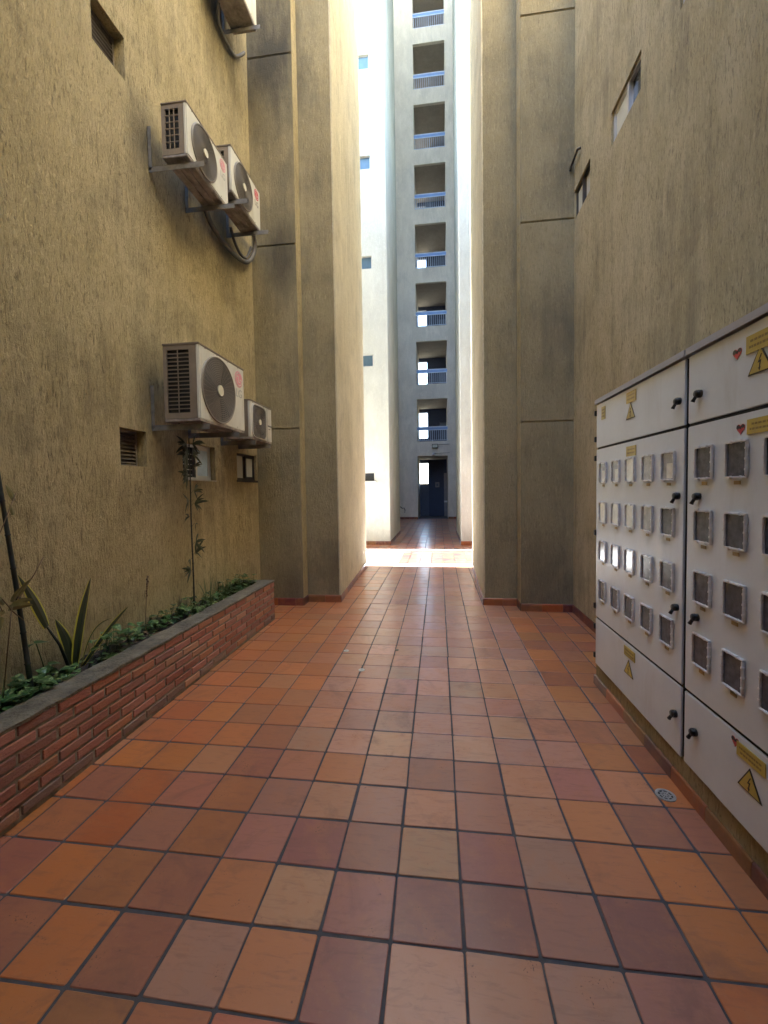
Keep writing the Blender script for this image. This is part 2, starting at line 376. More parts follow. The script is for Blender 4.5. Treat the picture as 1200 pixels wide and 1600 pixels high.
# ------------------------------------------------------------------ ground and paving
g = MB(); g.box(-220, 220, -60, 400, -.6, -.06); struct('ground', g, M['ground'])
TC = {'o': (.37, .115, .03), 'O': (.33, .08, .022), 'b': (.26, .095, .038), 't': (.36, .165, .08), 'm': (.25, .09, .062),
      'M': (.165, .045, .04), 'g': (.27, .125, .08), 'D': (.115, .035, .035), 'r': (.36, .055, .04)}
rows = {   # tiles that can be told apart in the photo, from column -8 on
    -3: 'ooOmoOmmbmtmMoo', -2: 'oOobOOmbmMmgMoomo',
    -1: 'mmomgoMttgmoobo', 0: 'mobmotmMMmDoobo', 1: 'bOmbmMmtMgoobmb', 2: 'mOmbmtgtmtommob',
    3: 'ootmbotmmtmtoom', 4: 'OOombgtgtmmoMoM', 5: 'OomboMgtgtomtMo', 6: 'oootbmmgmgttmMM', 7: 'ootomtmtgotobmr'}
def tcol(c, r_):
    s_ = rows.get(r_)
    k = s_[c+8] if s_ and 0 <= c+8 < len(s_) else None
    if not k:
        if c < -4: k = random.choice('ooObottm')
        elif c < 3 and r_ > 6: k = random.choice('ttgotmbtgm')
        elif c >= 3: k = random.choice('oobMtomo')
        else: k = random.choice('mgbtomMg')
    base = TC[k]; f = random.uniform(.9, 1.1); q_ = .25 if r_ < 4 else .55
    av = (.33, .125, .05) if (c < -4 or c > 2) else (.40, .215, .145)  # middle columns paler: light from the far opening put into the tile colour
    base = tuple(1.28*x*(1-q_)+1.28*a*q_ for x, a in zip(base, av))
    return tuple(max(0, x*f*random.uniform(.94, 1.06)) for x in base)
def lay_tiles(mb, x0, x1, y0, y1, ztop, colf, gap=.0056, off=(0, 0), wob=.0026):
    i0, i1 = math.floor((x0-off[0])/T), math.ceil((x1-off[0])/T); j0, j1 = math.floor((y0-off[1])/T), math.ceil((y1-off[1])/T)
    for i in range(i0, i1):
        for j in range(j0, j1):
            a = max(x0, i*T+off[0]+gap*random.uniform(.7, 1.25)); b = min(x1, (i+1)*T+off[0]-gap*random.uniform(.7, 1.25))
            c = max(y0, j*T+off[1]+gap*random.uniform(.7, 1.25)); d = min(y1, (j+1)*T+off[1]-gap*random.uniform(.7, 1.25))
            if b-a < .02 or d-c < .02: continue
            col = colf(i, j); w_ = lambda: random.uniform(-wob, wob)
            tz = ztop + random.uniform(-.0012, .0012); e = .0035; rc = .007
            tl = [random.uniform(-.0009, .0009) for _ in range(4)]
            cs = [(a+w_(), c+w_()), (b+w_(), c+w_()), (b+w_(), d+w_()), (a+w_(), d+w_())]
            ring = []
            cx_, cy2 = (a+b)/2, (c+d)/2
            for k, (px, py) in enumerate(cs):                 # clipped corners
                nx, ny = cs[(k+1) % 4]; qx, qy = cs[k-1]
                L1 = math.hypot(qx-px, qy-py); L2 = math.hypot(nx-px, ny-py); r1 = min(rc, L1*.3); r2 = min(rc, L2*.3)
                ring.append((px+(qx-px)/L1*r1, py+(qy-py)/L1*r1, k)); ring.append((px+((qx-px)/L1*r1+(nx-px)/L2*r2)*.28, py+((qy-py)/L1*r1+(ny-py)/L2*r2)*.28, k)); ring.append((px+(nx-px)/L2*r2, py+(ny-py)/L2*r2, k))
            n = len(ring); vs = [(p[0], p[1], ztop-.02) for p in ring] + [(p[0], p[1], tz-.0020+tl[p[2]]) for p in ring]
            ins = []
            for p in ring:
                dx, dy = cx_-p[0], cy2-p[1]; L = math.hypot(dx, dy); ins.append((p[0]+dx/L*e, p[1]+dy/L*e, tz+tl[p[2]]))
            vs += ins
            fs = [(k, (k+1) % n, n+(k+1) % n, n+k) for k in range(n)] + [(n+k, n+(k+1) % n, 2*n+(k+1) % n, 2*n+k) for k in range(n)] + [tuple(range(2*n, 3*n))]
            mb.add(vs, fs, 0, col)
g = MB(); g.box(-3.2, 2.2, -6.2, 7.38, -.059, -.0042); struct('floor_grout', g, M['grout'])
g = MB(); lay_tiles(g, -2.14, 1.64, -2.6, 7.37, 0, tcol); lay_tiles(g, -2.62, -2.14, 3.62, 4.3, 0, tcol); struct('floor', g, M['tile'])
# court between the buildings: tiles, a pale slab on its left, a kerb line on its far side
g = MB(); g.box(-30, 30, 7.385, 7.62, -.055, .004); g.box(-30, -.98, 7.625, 9.50, -.055, .002); struct('courtyard_slab', g, M['concrete'])
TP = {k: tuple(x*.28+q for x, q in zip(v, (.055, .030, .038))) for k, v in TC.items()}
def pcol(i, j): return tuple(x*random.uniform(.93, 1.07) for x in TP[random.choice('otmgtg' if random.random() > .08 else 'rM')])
g = MB(); lay_tiles(g, -.975, 7.0, 7.625, 9.50, .001, pcol, off=(.02, .05)); struct('courtyard_paving', g, M['tile'])
g = MB(); g.box(-.976, 30, 7.63, 9.505, -.058, -.012); struct('courtyard_mortar', g, M['mortar'])
g = MB(); g.box(-30, 30, 9.51, 9.62, -.055, .035); tag(obj('kerb', g, M['concrete']), kind='structure')
def fcol(i, j):
    k = random.choice('ooObttmog'); return tuple(x*random.uniform(.9, 1.1) for x in TC[k])
g = MB(); lay_tiles(g, -2.44, 1.4, 9.63, 21.49, .012, fcol, off=(.07, .0)); struct('far_floor', g, M['tile'])
g = MB(); g.box(-3, 2, 9.63, 26, -.058, -.001); struct('far_floor_grout', g, M['grout'])

# ------------------------------------------------------------------ near left building
HW, HN, HF, HT = 11.0, 12.4, 32.0, 38.0
JX0, JX1 = -1.495, -1.612
def window_fill(parent, axis, c, s, h, kind, lab=None):
    """frame + panes standing in a hole h=(u0,u1,v0,v1) of wall plane c; set back into the reveal."""
    u0, u1, v0, v1 = h; fr = MB(); pa = MB(); pb = MB()
    def B(mb, a, b, c_, d, w0, w1, mi=0):
        w0, w1 = c-s*w0, c-s*w1
        if axis == 'X': mb.box(w0, w1, a, b, c_, d, mi)
        else: mb.box(a, b, w0, w1, c_, d, mi)
    if kind == 'louvre':
        B(fr, u0+.001, u0+.02, v0, v1, .09, .14); B(fr, u1-.02, u1-.001, v0, v1, .09, .14); B(fr, u0+.02, u1-.02, v1-.02, v1, .09, .14); B(fr, u0+.02, u1-.02, v0, v0+.02, .09, .14)
        F = obj('louvre_window', fr, M['louvre'], parent, lab)
        n = 8 if v1-v0 < .32 else 9; hh = (v1-v0-.05)/n
        for k in range(n):
            z = v0+.028+k*hh; x0, x1 = c-s*.085, c-s*.145
            vs = [(x0,u0+.021,z),(x0,u1-.021,z),(x1,u1-.021,z+hh*1.1),(x1,u0+.021,z+hh*1.1)]
            vs += [(p[0], p[1], p[2]+.004) for p in vs]
            pa.add(vs, [(0,1,2,3),(7,6,5,4),(0,4,5,1),(1,5,6,2),(2,6,7,3),(3,7,4,0)])
        obj('louvre_blades', pa, M['louvre'], F)
        B(pb, u0-.01, u1+.01, v0-.01, v1+.01, .20, .22); obj('dark_backing', pb, M['gap'], F)
        return F
    d0 = {'small': .05, 'slide': .022, 'frost': .035}.get(kind, .06)
    if axis == 'X' and s < 0: d0 = .022
    e = .028 if kind != 'small' else .018
    mat = {'open': M['alu'], 'frost': M['dark_frame'], 'slide': M['alu'], 'small': M['alu'], 'smalldark': M['alu']}[kind]
    for a, b, cc, dd in ((u0+.001, u0+e, v0+.001, v1-.001), (u1-e, u1-.001, v0+.001, v1-.001), (u0+e, u1-e, v1-e, v1-.001), (u0+e, u1-e, v0+.001, v0+e)): B(fr, a, b, cc, dd, d0, d0+.05)
    if kind in ('open', 'slide', 'frost'):
        um = u0+(u1-u0)*(.52 if kind != 'slide' else .45); B(fr, um-.016, um+.016, v0+e, v1-e, d0-.008, d0+.045)
        F = obj('window', fr, mat, parent, lab); sl_ = MB()
        B(sl_, um+.016, um+.034, v0+e, v1-e, d0+.004, d0+.02); B(sl_, u1-e-.022, u1-e, v0+e, v1-e, d0+.004, d0+.02)
        B(sl_, um+.034, u1-e-.022, v0+e, v0+e+.02, d0+.004, d0+.02); B(sl_, um+.034, u1-e-.022, v1-e-.02, v1-e, d0+.004, d0+.02)
        obj('sash', sl_, mat, F)
        m1, m2 = {'open': ('glass_dark', 'glass_blue'), 'frost': ('glass_frost', 'glass_frost'), 'slide': ('glass_dark', 'glass_frost')}[kind]
        B(pa, u0+e, um-.016, v0+e, v1-e, d0+.030, d0+.036); obj('pane', pa, M[m1], F)
        B(pb, um+.034, u1-e-.022, v0+e+.02, v1-e-.02, d0+.010, d0+.014); obj('pane', pb, M[m2], F)
        if kind == 'open':
            k = MB(); z = v0+.05
            while z < v1-.05:
                B(k, u0+e, um-.016, z, z+.008, d0+.02, d0+.028); z += .055
            obj('security_bars', k, M['alu'], F)
    else:
        F = obj('window', fr, mat, parent, lab)
        B(pa, u0+e, u1-e, v0+e, v1-e, d0+.02, d0+.026); obj('pane', pa, M['glass_small' if kind == 'small' else 'glass_dark'], F)
    sb = MB(); B(sb, u0-.02, u1+.02, v0-.02, v1+.02, .31, .33); obj('dark_backing', sb, M['gap'], F)
    return F

def storeys(mb, x0, x1, y0, y1, H, first=2.48, step=2.5, gap=.008, bev=.009):
    z = 0.0; nz = first
    while z < H:
        mb.bbox(x0, x1, y0, y1, z+(gap/2 if z else 0), min(nz, H)-gap/2, bev); z = nz; nz += step
def skirting(pts, h, thick, parent, side=1, seg=.26, name='skirting', z0=0.0):
    """tile skirting along a polyline in plan; side gives which way it stands proud."""
    mb = MB()
    for (ax, ay), (bx_, by) in zip(pts, pts[1:]):
        L = math.hypot(bx_-ax, by-ay); dx, dy = (bx_-ax)/L, (by-ay)/L; nx, ny = -dy*side, dx*side; k = 0.0
        while k < L-.01:
            e = min(L, k+seg); a0, a1 = k+.0015, e-.0015; col = tuple(x*random.uniform(.7, 1.0) for x in TC[random.choice('MOMDb')]); t_ = thick*random.uniform(.95, 1.06)
            prof = [(.0, 0), (t_, 0), (t_, h*.72), (t_*.8, h*.92), (t_*.35, h), (.0, h)]
            vs = [(ax+dx*q+nx*(o+.001), ay+dy*q+ny*(o+.001), z0+z) for q in (a0, a1) for o, z in prof]; n = len(prof)
            mb.add(vs, [(i, (i+1) % n, n+(i+1) % n, n+i) for i in range(n)] + [tuple(range(n-1, -1, -1)), tuple(range(n, 2*n))], 0, col)
            k = e
    return obj(name, mb, M['skirt'], parent)

def wavy(xa, ya, xb, yb, s):
    """hand-finished passage wall: slightly uneven face and corner"""
    mb = MB(); nz, nu = 90, 10; rg = random.Random(5+s); vs = []; H = HN-.01
    for j in range(nz+1):
        z = H*j/nz; w1 = rg.uniform(-.005, .005); w2 = rg.uniform(-.006, .004)
        for i in range(nu+1):
            q = i/nu; j2 = w1 if i == 0 else (w2 if i == nu else rg.uniform(-.002, .003))
            vs.append((xa+(xb-xa)*q+s*(.006+j2*.6), ya+(yb-ya)*q+(-.004+abs(w2) if i == 0 else 0), z))
        vs.append((xb-s*.03, yb, z)); vs.append((xa-s*.03, ya+.003, z))
    m = nu+3
    for j in range(nz):
        for i in range(m):
            a, b_ = j*m+i, j*m+(i+1) % m; mb.add([vs[a], vs[b_], vs[b_+m], vs[a+m]], [(0, 1, 2, 3) if s < 0 else (3, 2, 1, 0)])
    return mb
LB = thing('apartment_building', (-4, 3, 0), 'near left building, rough ochre walls with louvred windows and stepped piers', 'building')
LH = [(1.67, 1.98, 1.84, 2.145), (2.50, 3.12, 1.745, 2.12), (3.64, 4.225, 1.765, 2.11), (1.545, 1.885, 5.0, 5.345)]
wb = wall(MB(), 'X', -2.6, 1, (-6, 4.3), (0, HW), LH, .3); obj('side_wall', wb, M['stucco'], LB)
window_fill(LB, 'X', -2.6, 1, LH[0], 'louvre', 'lower louvred window'); window_fill(LB, 'X', -2.6, 1, LH[3], 'louvre', 'upper louvred window')
window_fill(LB, 'X', -2.6, 1, LH[1], 'open', 'sliding window with a blue reflection coloured into one pane'); window_fill(LB, 'X', -2.6, 1, LH[2], 'frost', 'dark framed window in the corner')
sb = MB()
sb.box(-2.66, -2.592, 3.62, 4.245, 1.738, 1.764); obj('window_sill', sb, M['dark_frame'], LB)
sb = MB(); sb.box(-2.68, -2.594, 2.49, 3.13, 1.733, 1.7445); obj('window_sill', sb, M['sill'], LB)
pb = MB(); storeys(pb, -2.75, -1.975, 4.25, 4.47, HN); pb.box(-2.74, -1.99, 4.27, 4.6, 0, HN-.02); obj('pilaster', pb, M['stucco_shaded'], LB)
pb = MB(); pb.box(-1.976, -1.9725, 4.262, 4.4605, 0, HN-.03); obj('lit_pilaster_edge', pb, M['stucco'], LB)  # thin paler strip: light on the return face put into the colour
pb = MB(); pb.prism([(-52, 4.5), (-2.2, 4.5), (-2.2, 4.462), (JX0-.012, 4.462), (JX0, 4.474), (JX1, 7.34), (JX1-.012, 7.352), (-52, 7.352)], 0, HN); obj('corner_pier', pb, M['stucco_shaded'], LB)
jb = wavy(JX0, 4.462, JX1, 7.356, 1); obj('passage_wall', jb, M['stucco_lit'], LB)
skirting([(-2.6, 4.249), (-1.974, 4.249)], .105, .012, LB, -1); skirting([(-1.974, 4.245), (-1.974, 4.46)], .105, .012, LB, -1)
skirting([(-1.974, 4.461), (JX0+.012, 4.461)], .105, .012, LB, -1); skirting([(JX0+.0045, 4.46), (JX1+.0045, 7.35)], .095, .012, LB, -1)

RB = thing('apartment_building', (4, 3, 0), 'near right building, rough ochre wall rising above the meter cabinets', 'building')
RX0, RX1 = .540, .612
RH = [(2.47, 3.08, 4.93, 5.25), (3.66, 4.20, 4.92, 5.27), (1.45, 1.895, 4.93, 5.27), (2.47, 3.08, 7.6, 7.95), (3.6, 4.15, 7.55, 7.9)]
wb = wall(MB(), 'X', 1.635, -1, (-6, 4.3), (0, HW), RH, .3); obj('side_wall', wb, M['stucco'], RB)
for i, h in enumerate(RH): window_fill(RB, 'X', 1.635, -1, h, 'frost' if i in (1, 4) else 'slide', 'window high on the right wall')
pb = MB(); storeys(pb, .985, 1.78, 4.205, 4.465, HN, 2.455); pb.box(1.0, 1.77, 4.23, 4.6, 0, HN-.02); obj('pilaster', pb, M['stucco_shaded'], RB)
pb = MB(); pb.box(.9825, .986, 4.217, 4.4555, 0, HN-.03); obj('lit_pilaster_edge', pb, M['stucco'], RB)  # same on the right: brighter render carries the light on the return
pb = MB(); pb.prism([(RX0+.012, 4.457), (1.2, 4.457), (1.2, 4.5), (22, 4.5), (22, 7.352), (RX1+.012, 7.352), (RX1, 7.34), (RX0, 4.469)], 0, HN); obj('corner_pier', pb, M['stucco_shaded'], RB)
jb = wavy(RX0, 4.457, RX1, 7.356, -1); obj('passage_wall', jb, M['stucco_lit'], RB)
skirting([(.984, 4.204), (1.635, 4.204)], .10, .012, RB, -1); skirting([(.984, 4.455), (.984, 4.2)], .10, .012, RB, -1)
skirting([(RX0-.012, 4.456), (.984, 4.456)], .10, .012, RB, -1); skirting([(RX0-.0045, 4.455), (RX1-.0045, 7.35)], .095, .012, RB, 1)
skirting([(1.634, 2.1), (1.634, 4.2)], .10, .012, RB, 1)

# unseen slab and end wall behind the camera, added to darken the near floor
g = MB(); g.box(-2.595, 1.63, -6.0, -.55, 4.0, 4.4); g.box(-2.595, 1.63, -6.3, -6.0, 0, HW); tag(obj('shade_slab', g, M['stucco_shaded']), 'added unseen slab that shades the near floor, with an end wall', 'slab')

# ------------------------------------------------------------------ far blocks over the court
FL = thing('apartment_building', (-8, 12, 0), 'far left block across the court, pale wall with a column of tiny square windows', 'building')
WZ = [(1.855, 2.13), (5.17, 5.51), (7.92, 8.28), (10.68, 11.05), (13.40, 13.80), (16.2, 16.6)]
FH = [(-2.45, -1.905, a, b) for a, b in WZ]
wb = wall(MB(), 'Y', 10.7, -1, (-52, -1.48), (0, HF), FH, .3); obj('front_wall', wb, M['stucco_far'], FL)
pb = MB(); pb.box(-52, -1.478, 11.0, 13.9, 0, HF); pb.box(-52, -2.45, 13.9, 21.5, 0, HF-.01); obj('side_wall', pb, M['stucco_far'], FL)
pb = MB(); pb.box(-1.50, -1.4785, 10.699, 13.91, 0, HF-.02); obj('corner_strip', pb, M['stucco_far'], FL)
for i, h in enumerate(FH):
    window_fill(FL, 'Y', 10.7, -1, h, 'smalldark' if i == 0 else 'small')
pb = MB(); pb.box(-2.5, -1.86, 10.62, 10.72, 1.80, 1.853); obj('window_sill', pb, M['white'], FL)
skirting([(-3.2, 10.698), (-1.47, 10.698)], .12, .012, FL, -1, name='skirting'); skirting([(-1.477, 10.69), (-1.477, 13.9)], .12, .012, FL, -1)
FR = thing('apartment_building', (8, 12, 0), 'far right block across the court, plain pale wall without windows', 'building')
pb = MB(); pb.box(.56, 22, 10.7, 14.0, 0, HF); pb.box(1.4, 22, 14.0, 21.5, 0, HF-.01); obj('wall', pb, M['stucco_far'], FR)
skirting([(.55, 10.699), (2.2, 10.699)], .12, .012, FR, -1); skirting([(.559, 14.0), (.559, 10.69)], .12, .012, FR, -1)

# ------------------------------------------------------------------ tower with open galleries
TW = thing('tower_block', (0, 23, 0), 'grey tower at the end of the passage with stacked open landings and railings', 'tower')
TL, TR = -1.19, .44
pb = MB(); pb.box(-8, TL, 21.5, 24.4, 0, HT); obj('wall', pb, M['tower'], TW)
pb = MB(); pb.box(TR, 8, 21.5, 24.4, 0, HT); obj('wall', pb, M['tower'], TW)
B0, BS, BH = 3.41, 3.055, .78                        # underside of first band, storey, band height
NB = 10
wh = [(-1.75, -.69, 1.95, 3.2)] + [(-1.75, -.69, B0+BS*k+1.30, B0+BS*k+2.85) for k in range(NB)]
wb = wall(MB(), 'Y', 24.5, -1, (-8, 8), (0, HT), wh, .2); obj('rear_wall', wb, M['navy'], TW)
def bal(k):
    z = B0+BS*k; b = MB()
    b.box(TL-.05, TR+.05, 21.515, 21.66, z, z+BH); o = obj('parapet_band', b, M['tower'], TW)
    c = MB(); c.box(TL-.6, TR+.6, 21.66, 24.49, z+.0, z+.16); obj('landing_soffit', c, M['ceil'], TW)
    r_ = MB(); z1 = z+BH+.80
    r_.box(TL, TR, 21.56, 21.60, z1-.045, z1); r_.box(TL, TR, 21.565, 21.595, z1-.20, z1-.17); r_.box(TL, TR, 21.565, 21.595, z+BH+.05, z+BH+.075)
    rl = obj('railing', r_, M['rail'], TW)
    p = MB(); p.box(TL, TR, 21.576, 21.584, z1-.17, z1-.045); obj('rail_panel', p, M['railtop'], rl)
    n = 15
    for i in range(n):
        x = TL+(i+.5)*(TR-TL)/n; q = MB(); wd = .014 if i == n//2 else .009
        q.box(x-wd, x+wd, 21.57, 21.59, z+BH+(.0 if i == n//2 else .06), z1-.175); obj('baluster', q, M['rail'], rl)
for k in range(NB): bal(k)
for k in range(NB-1):                                  # a door on each landing
    z = B0+BS*k+.16; dx = random.uniform(-.05, .05); b = MB(); b.bbox(.02+dx, .9, 24.40, 24.49, z, z+2.05, .008); b.box(-.02+dx, .018+dx, 24.42, 24.49, z, z+2.1)
    obj('landing_door', b, M[random.choice(['beige', 'beige', 'navy2'])], TW)
for k, h in enumerate(wh):                            # bars in the rear openings
    b = MB(); y0, y1 = 24.55, 24.57
    hh = [h[2]+.02, h[2]+.55, h[2]+.62] if k else [h[3]-.14, h[3]-.26]
    for z in hh: b.box(h[0], h[1], y0, y1, z, z+.02)
    nx = 9
    for i in range(nx):
        x = h[0]+(i+.5)*(h[1]-h[0])/nx; b.box(x-.007, x+.007, y0+.003, y1-.003, h[2], (h[2]+.56 if k else h[3]-.26))
    obj('opening_bars', b, M['rail'], TW)
b = MB(); b.box(TL-.05, -.66, 24.40, 24.49, 0, 1.90)
for k in range(7): b.box(TL-.05, -.66, 24.37, 24.40, .12+k*.25, .12+k*.25+.20)
b.box(TL-.05, -.64, 24.30, 24.40, 1.52, 1.58); obj('louvred_panel', b, M['navy2'], TW)
b = MB(); b.bbox(-.62, .24, 23.6, 23.72, .02, 3.28, .01); obj('entrance_door', b, M['navy'], TW)
b = MB(); b.box(.25, 1.0, 23.6, 23.75, .0, 2.55); obj('wall', b, M['beige'], TW)
b = MB(); b.box(.25, 1.0, 23.5, 23.6, .83, .93); obj('ledge', b, M['white'], TW)
b = MB(); b.box(.25, 1.0, 23.52, 23.6, .25, .34); obj('ledge', b, M['beige'], TW)
skirting([(-2.44, 21.499), (TL, 21.499)], .12, .012, TW, -1); skirting([(TR, 21.499), (1.4, 21.499)], .12, .012, TW, -1)
b = MB(); b.bbox(-.26, -.02, 23.53, 23.595, 1.72, 2.02, .01); b.box(-.20, -.08, 23.52, 23.53, 1.80, 1.94, 1)
tag(obj('intercom', b, [M['beige'], M['navy2']]), 'small square grey box on the dark door at the foot of the tower', 'intercom')
ft = thing('floodlight', (-.3, 21.4, 3.8), 'square lamp in a dark frame on the tower band, fed by a conduit', 'lamp')
b = MB(); x0, x1, z0, z1 = -.40, -.08, 3.82, 4.03
for q in ((x0, x1, z1-.03, z1), (x0, x1, z0, z0+.03), (x0, x0+.03, z0+.03, z1-.03), (x1-.03, x1, z0+.03, z1-.03)): b.box(q[0], q[1], 21.38, 21.50, q[2], q[3])
obj('housing', b, M['black'], ft); b = MB(); b.box(x0+.03, x1-.03, 21.39, 21.5, z0+.03, z1-.03); obj('lens', b, M['glass_frost'], ft)
b = MB(); b.tube([(x1, 21.49, 4.01), (TR+.1, 21.49, 4.01)], .012, 6); obj('conduit', b, M['black'], ft)
sc_ = thing('security_camera', (-.33, 21.4, 3.45), 'little white dome under the tower band, below the square lamp', 'camera')
b = MB()
for a, r0_ in ((3.52, .055), (3.47, .07), (3.43, .05)): pass
b.tube([(-.33, 21.40, 3.54), (-.33, 21.40, 3.50), (-.33, 21.40, 3.45), (-.33, 21.40, 3.41)], [.05, .075, .07, .03], 12); b.box(-.37, -.29, 21.40, 21.50, 3.51, 3.54)
obj('dome', b, M['white'], sc_); b = MB(); b.tube([(-.29, 21.49, 3.53), (TR+.1, 21.49, 3.55)], .009, 6); obj('conduit', b, M['black'], sc_)
b = MB(); b.tube([(-2.45, 21.46, .78), (-2.2, 21.4, .72), (-2.02, 21.3, .60), (-1.93, 21.3, .62), (-1.88, 21.3, .50), (-1.90, 21.3, .36)], .022, 6)
tag(obj('loose_cable', b, M['black']), 'dark loose cable end sticking out low on the grey tower wall', 'cable')

# ------------------------------------------------------------------ brick planter
PL = thing('brick_planter', (-2.35, 1, 0), 'long red brick planter with a grey cement top along the left wall', 'planter')
PX, PY0, PY1, PZ = -2.13, -2.6, 3.60, .50
b = MB(); b.box(PX-.14, PX-.006, PY0, PY1-.006, 0, PZ-.02); b.box(-2.598, PX-.14, PY1-.12, PY1-.006, 0, PZ-.02); obj('mortar_core', b, M['mortar'], PL)
b = MB(); nb = 7; ch = (PZ-.035)/nb; BL = .225
BC = [(.28, .115, .08), (.25, .10, .078), (.32, .15, .09), (.21, .09, .072), (.33, .19, .13), (.27, .135, .11), (.19, .095, .085), (.30, .14, .12)]
for r_ in range(nb):
    y = PY1 - (0 if r_ % 2 else BL/2) + random.uniform(-.01, .01); first = True; z0 = .018+r_*ch
    e = PY1
    while e > PY0:
        s_ = e-BL*random.uniform(.985, 1.015) if not (first and r_ % 2 == 0) else e-BL*.5
        first = False; c = random.choice(BC); f = random.uniform(.85, 1.15)
        if r_ == 0 and random.random() < .8: c = (.15, .12, .11)
        b.bbox(PX-.1, PX+random.uniform(-.0015, .0035), s_+.007+random.uniform(-.001, .003), e-.007, z0+.007+random.uniform(-.001, .003), z0+ch-.006+random.uniform(-.003, .001), .0045, 0, tuple((1.25*x*f)*.75+.25*q for x, q in zip(c, (.34, .145, .09))), 1)
        e = s_
obj('bricks', b, M['brick'], PL)
b = MB(); k = PY0
ys = [PY0+i*(PY1+.004-PY0)/60 for i in range(61)]
vs = []
for y in ys:
    o1, o2, o3 = random.uniform(-.004, .004), random.uniform(-.006, .006), random.uniform(-.003, .003)
    vs += [(PX+.004+o1, y, PZ-.022), (PX+.005+o1, y, PZ-.004+o3), (PX-.006, y, PZ+.003+o3), (PX-.165+o2, y, PZ+o3), (PX-.175+o2, y, PZ-.012), (PX-.17, y, PZ-.06)]
fs = [(i*6+j, (i+1)*6+j, (i+1)*6+j+1, i*6+j+1) for i in range(60) for j in range(5)] + [(0, 1, 2, 3, 4, 5), tuple(60*6+j for j in (5, 4, 3, 2, 1, 0))]
b.add(vs, fs); b.box(-2.598, PX-.16, PY1-.13, PY1+.002, PZ-.03, PZ-.001); obj('coping', b, M['coping'], PL)
b = MB(); nx, ny = 6, 90; vs = []
for j in range(ny+1):
    for i in range(nx+1): vs.append((-2.6+i*.31/nx, PY0+j*(PY1-.12-PY0)/ny, PZ-.055+random.uniform(-.012, .022)))
b.add(vs, [(j*(nx+1)+i, j*(nx+1)+i+1, (j+1)*(nx+1)+i+1, (j+1)*(nx+1)+i) for j in range(ny) for i in range(nx)], 0, None, True); obj('soil', b, M['soil'], PL)

# ------------------------------------------------------------------ plinth and meter cabinets
PT = thing('masonry_plinth', (1.4, 0, 0), 'low ochre rendered plinth with red tile skirting under the grey cabinets', 'plinth')
b = MB(); b.box(1.192, 1.634, -2.6, 2.15, 0, .175); obj('render', b, M['stucco'], PT)
skirting([(1.191, -2.6), (1.191, 2.163)], .075, .014, PT, 1, .30); skirting([(1.18, 2.151), (1.634, 2.151)], .075, .012, PT, 1, .30)

CX = 1.172                                           # door plane of the cabinets
def knob(parent, y, z, dirn):
    b = MB(); b.tube([(CX, y, z), (CX-.018, y, z)], .019, 12); b.tube([(CX-.018, y, z), (CX-.026, y, z)], [.019, .015], 12)
    b.tube([(CX-.014, y, z), (CX-.024, y+dirn*.018, z-.024), (CX-.028, y+dirn*.027, z-.036)], [.008, .008, .010], 8)
    obj('lock_handle', b, M['black'], parent)
def plate(parent, y0, y1, z0, z1, mat, name='label_plate', lines=2):
    b = MB(); b.box(CX-.0045, CX-.0005, y0, y1, z0, z1)
    W, Hh = y1-y0, z1-z0
    for k in range(lines):                            # rows of worn print, too small to read
        zc = z1-Hh*(k+1)/(lines+1); y = y0+W*.12
        while y < y1-W*.14:
            l_ = W*random.uniform(.05, .1); b.box(CX-.0052, CX-.0045, y, min(y+l_, y1-W*.1), zc-Hh*.07, zc+Hh*.07, 1); y += l_*1.35
    return obj(name, b, [mat, M['print_ink'] if mat is M['yellow'] else M['brasstag']], parent)
def triangle(parent, yc, zb, w_, h_, mat):
    b = MB(); A = [(yc-w_/2, zb), (yc+w_/2, zb), (yc, zb+h_)]
    def flipx(p): return list(reversed(p))
    b.xprism(A, CX-.003, CX-.0005, 1)
    k = .84; cz = zb+h_/3; In = [(yc+(p[0]-yc)*k, cz+(p[1]-cz)*k) for p in A]; b.xprism(In, CX-.0042, CX-.003, 0)
    s = h_; bolt = [(.02, .62), (-.10, .36), (-.01, .38), (-.05, .10), (.02, .17), (.0, .06), (.09, .20), (.03, .18), (.07, .46), (-.02, .43), (.07, .62)]
    bolt = [(.06, .66), (-.09, .36), (.005, .385), (-.03, .18), (-.07, .20), (.0, .07), (.045, .21), (.01, .195), (.075, .46), (-.02, .43), (.10, .66)]
    # seen from the passage +Y is to the left, so the outline is mirrored here to read the right way round
    b.xprism([(yc-p[0]*s, zb+p[1]*s) for p in bolt], CX-.0052, CX-.0042, 1)
    return obj('hazard_triangle', b, [mat, M['sign_ink']], parent)
def heart(parent, yc, zc, r_):
    b = MB(); pts = []
    for i in range(28):
        a = 2*math.pi*i/28; x = 16*math.sin(a)**3/17; z = (13*math.cos(a)-5*math.cos(2*a)-2*math.cos(3*a)-math.cos(4*a))/17
        pts.append((yc-x*r_, zc+z*r_))
    b.xprism(pts, CX-.002, CX-.0005, 0)
    dk = [(yc-x*r_, zc+z*r_) for x, z in ((-.90, .15), (-.80, .55), (-.45, .66), (-.05, .35), (.0, .28), (.1, .38), (.45, .66), (.8, .55), (.9, .2), (.55, .0), (.3, .22), (.05, -.1), (-.3, .1), (-.55, -.1))]
    b.xprism(dk, CX-.003, CX-.002, 1); obj('heart_sticker', b, [M['red'], M['black']], parent)
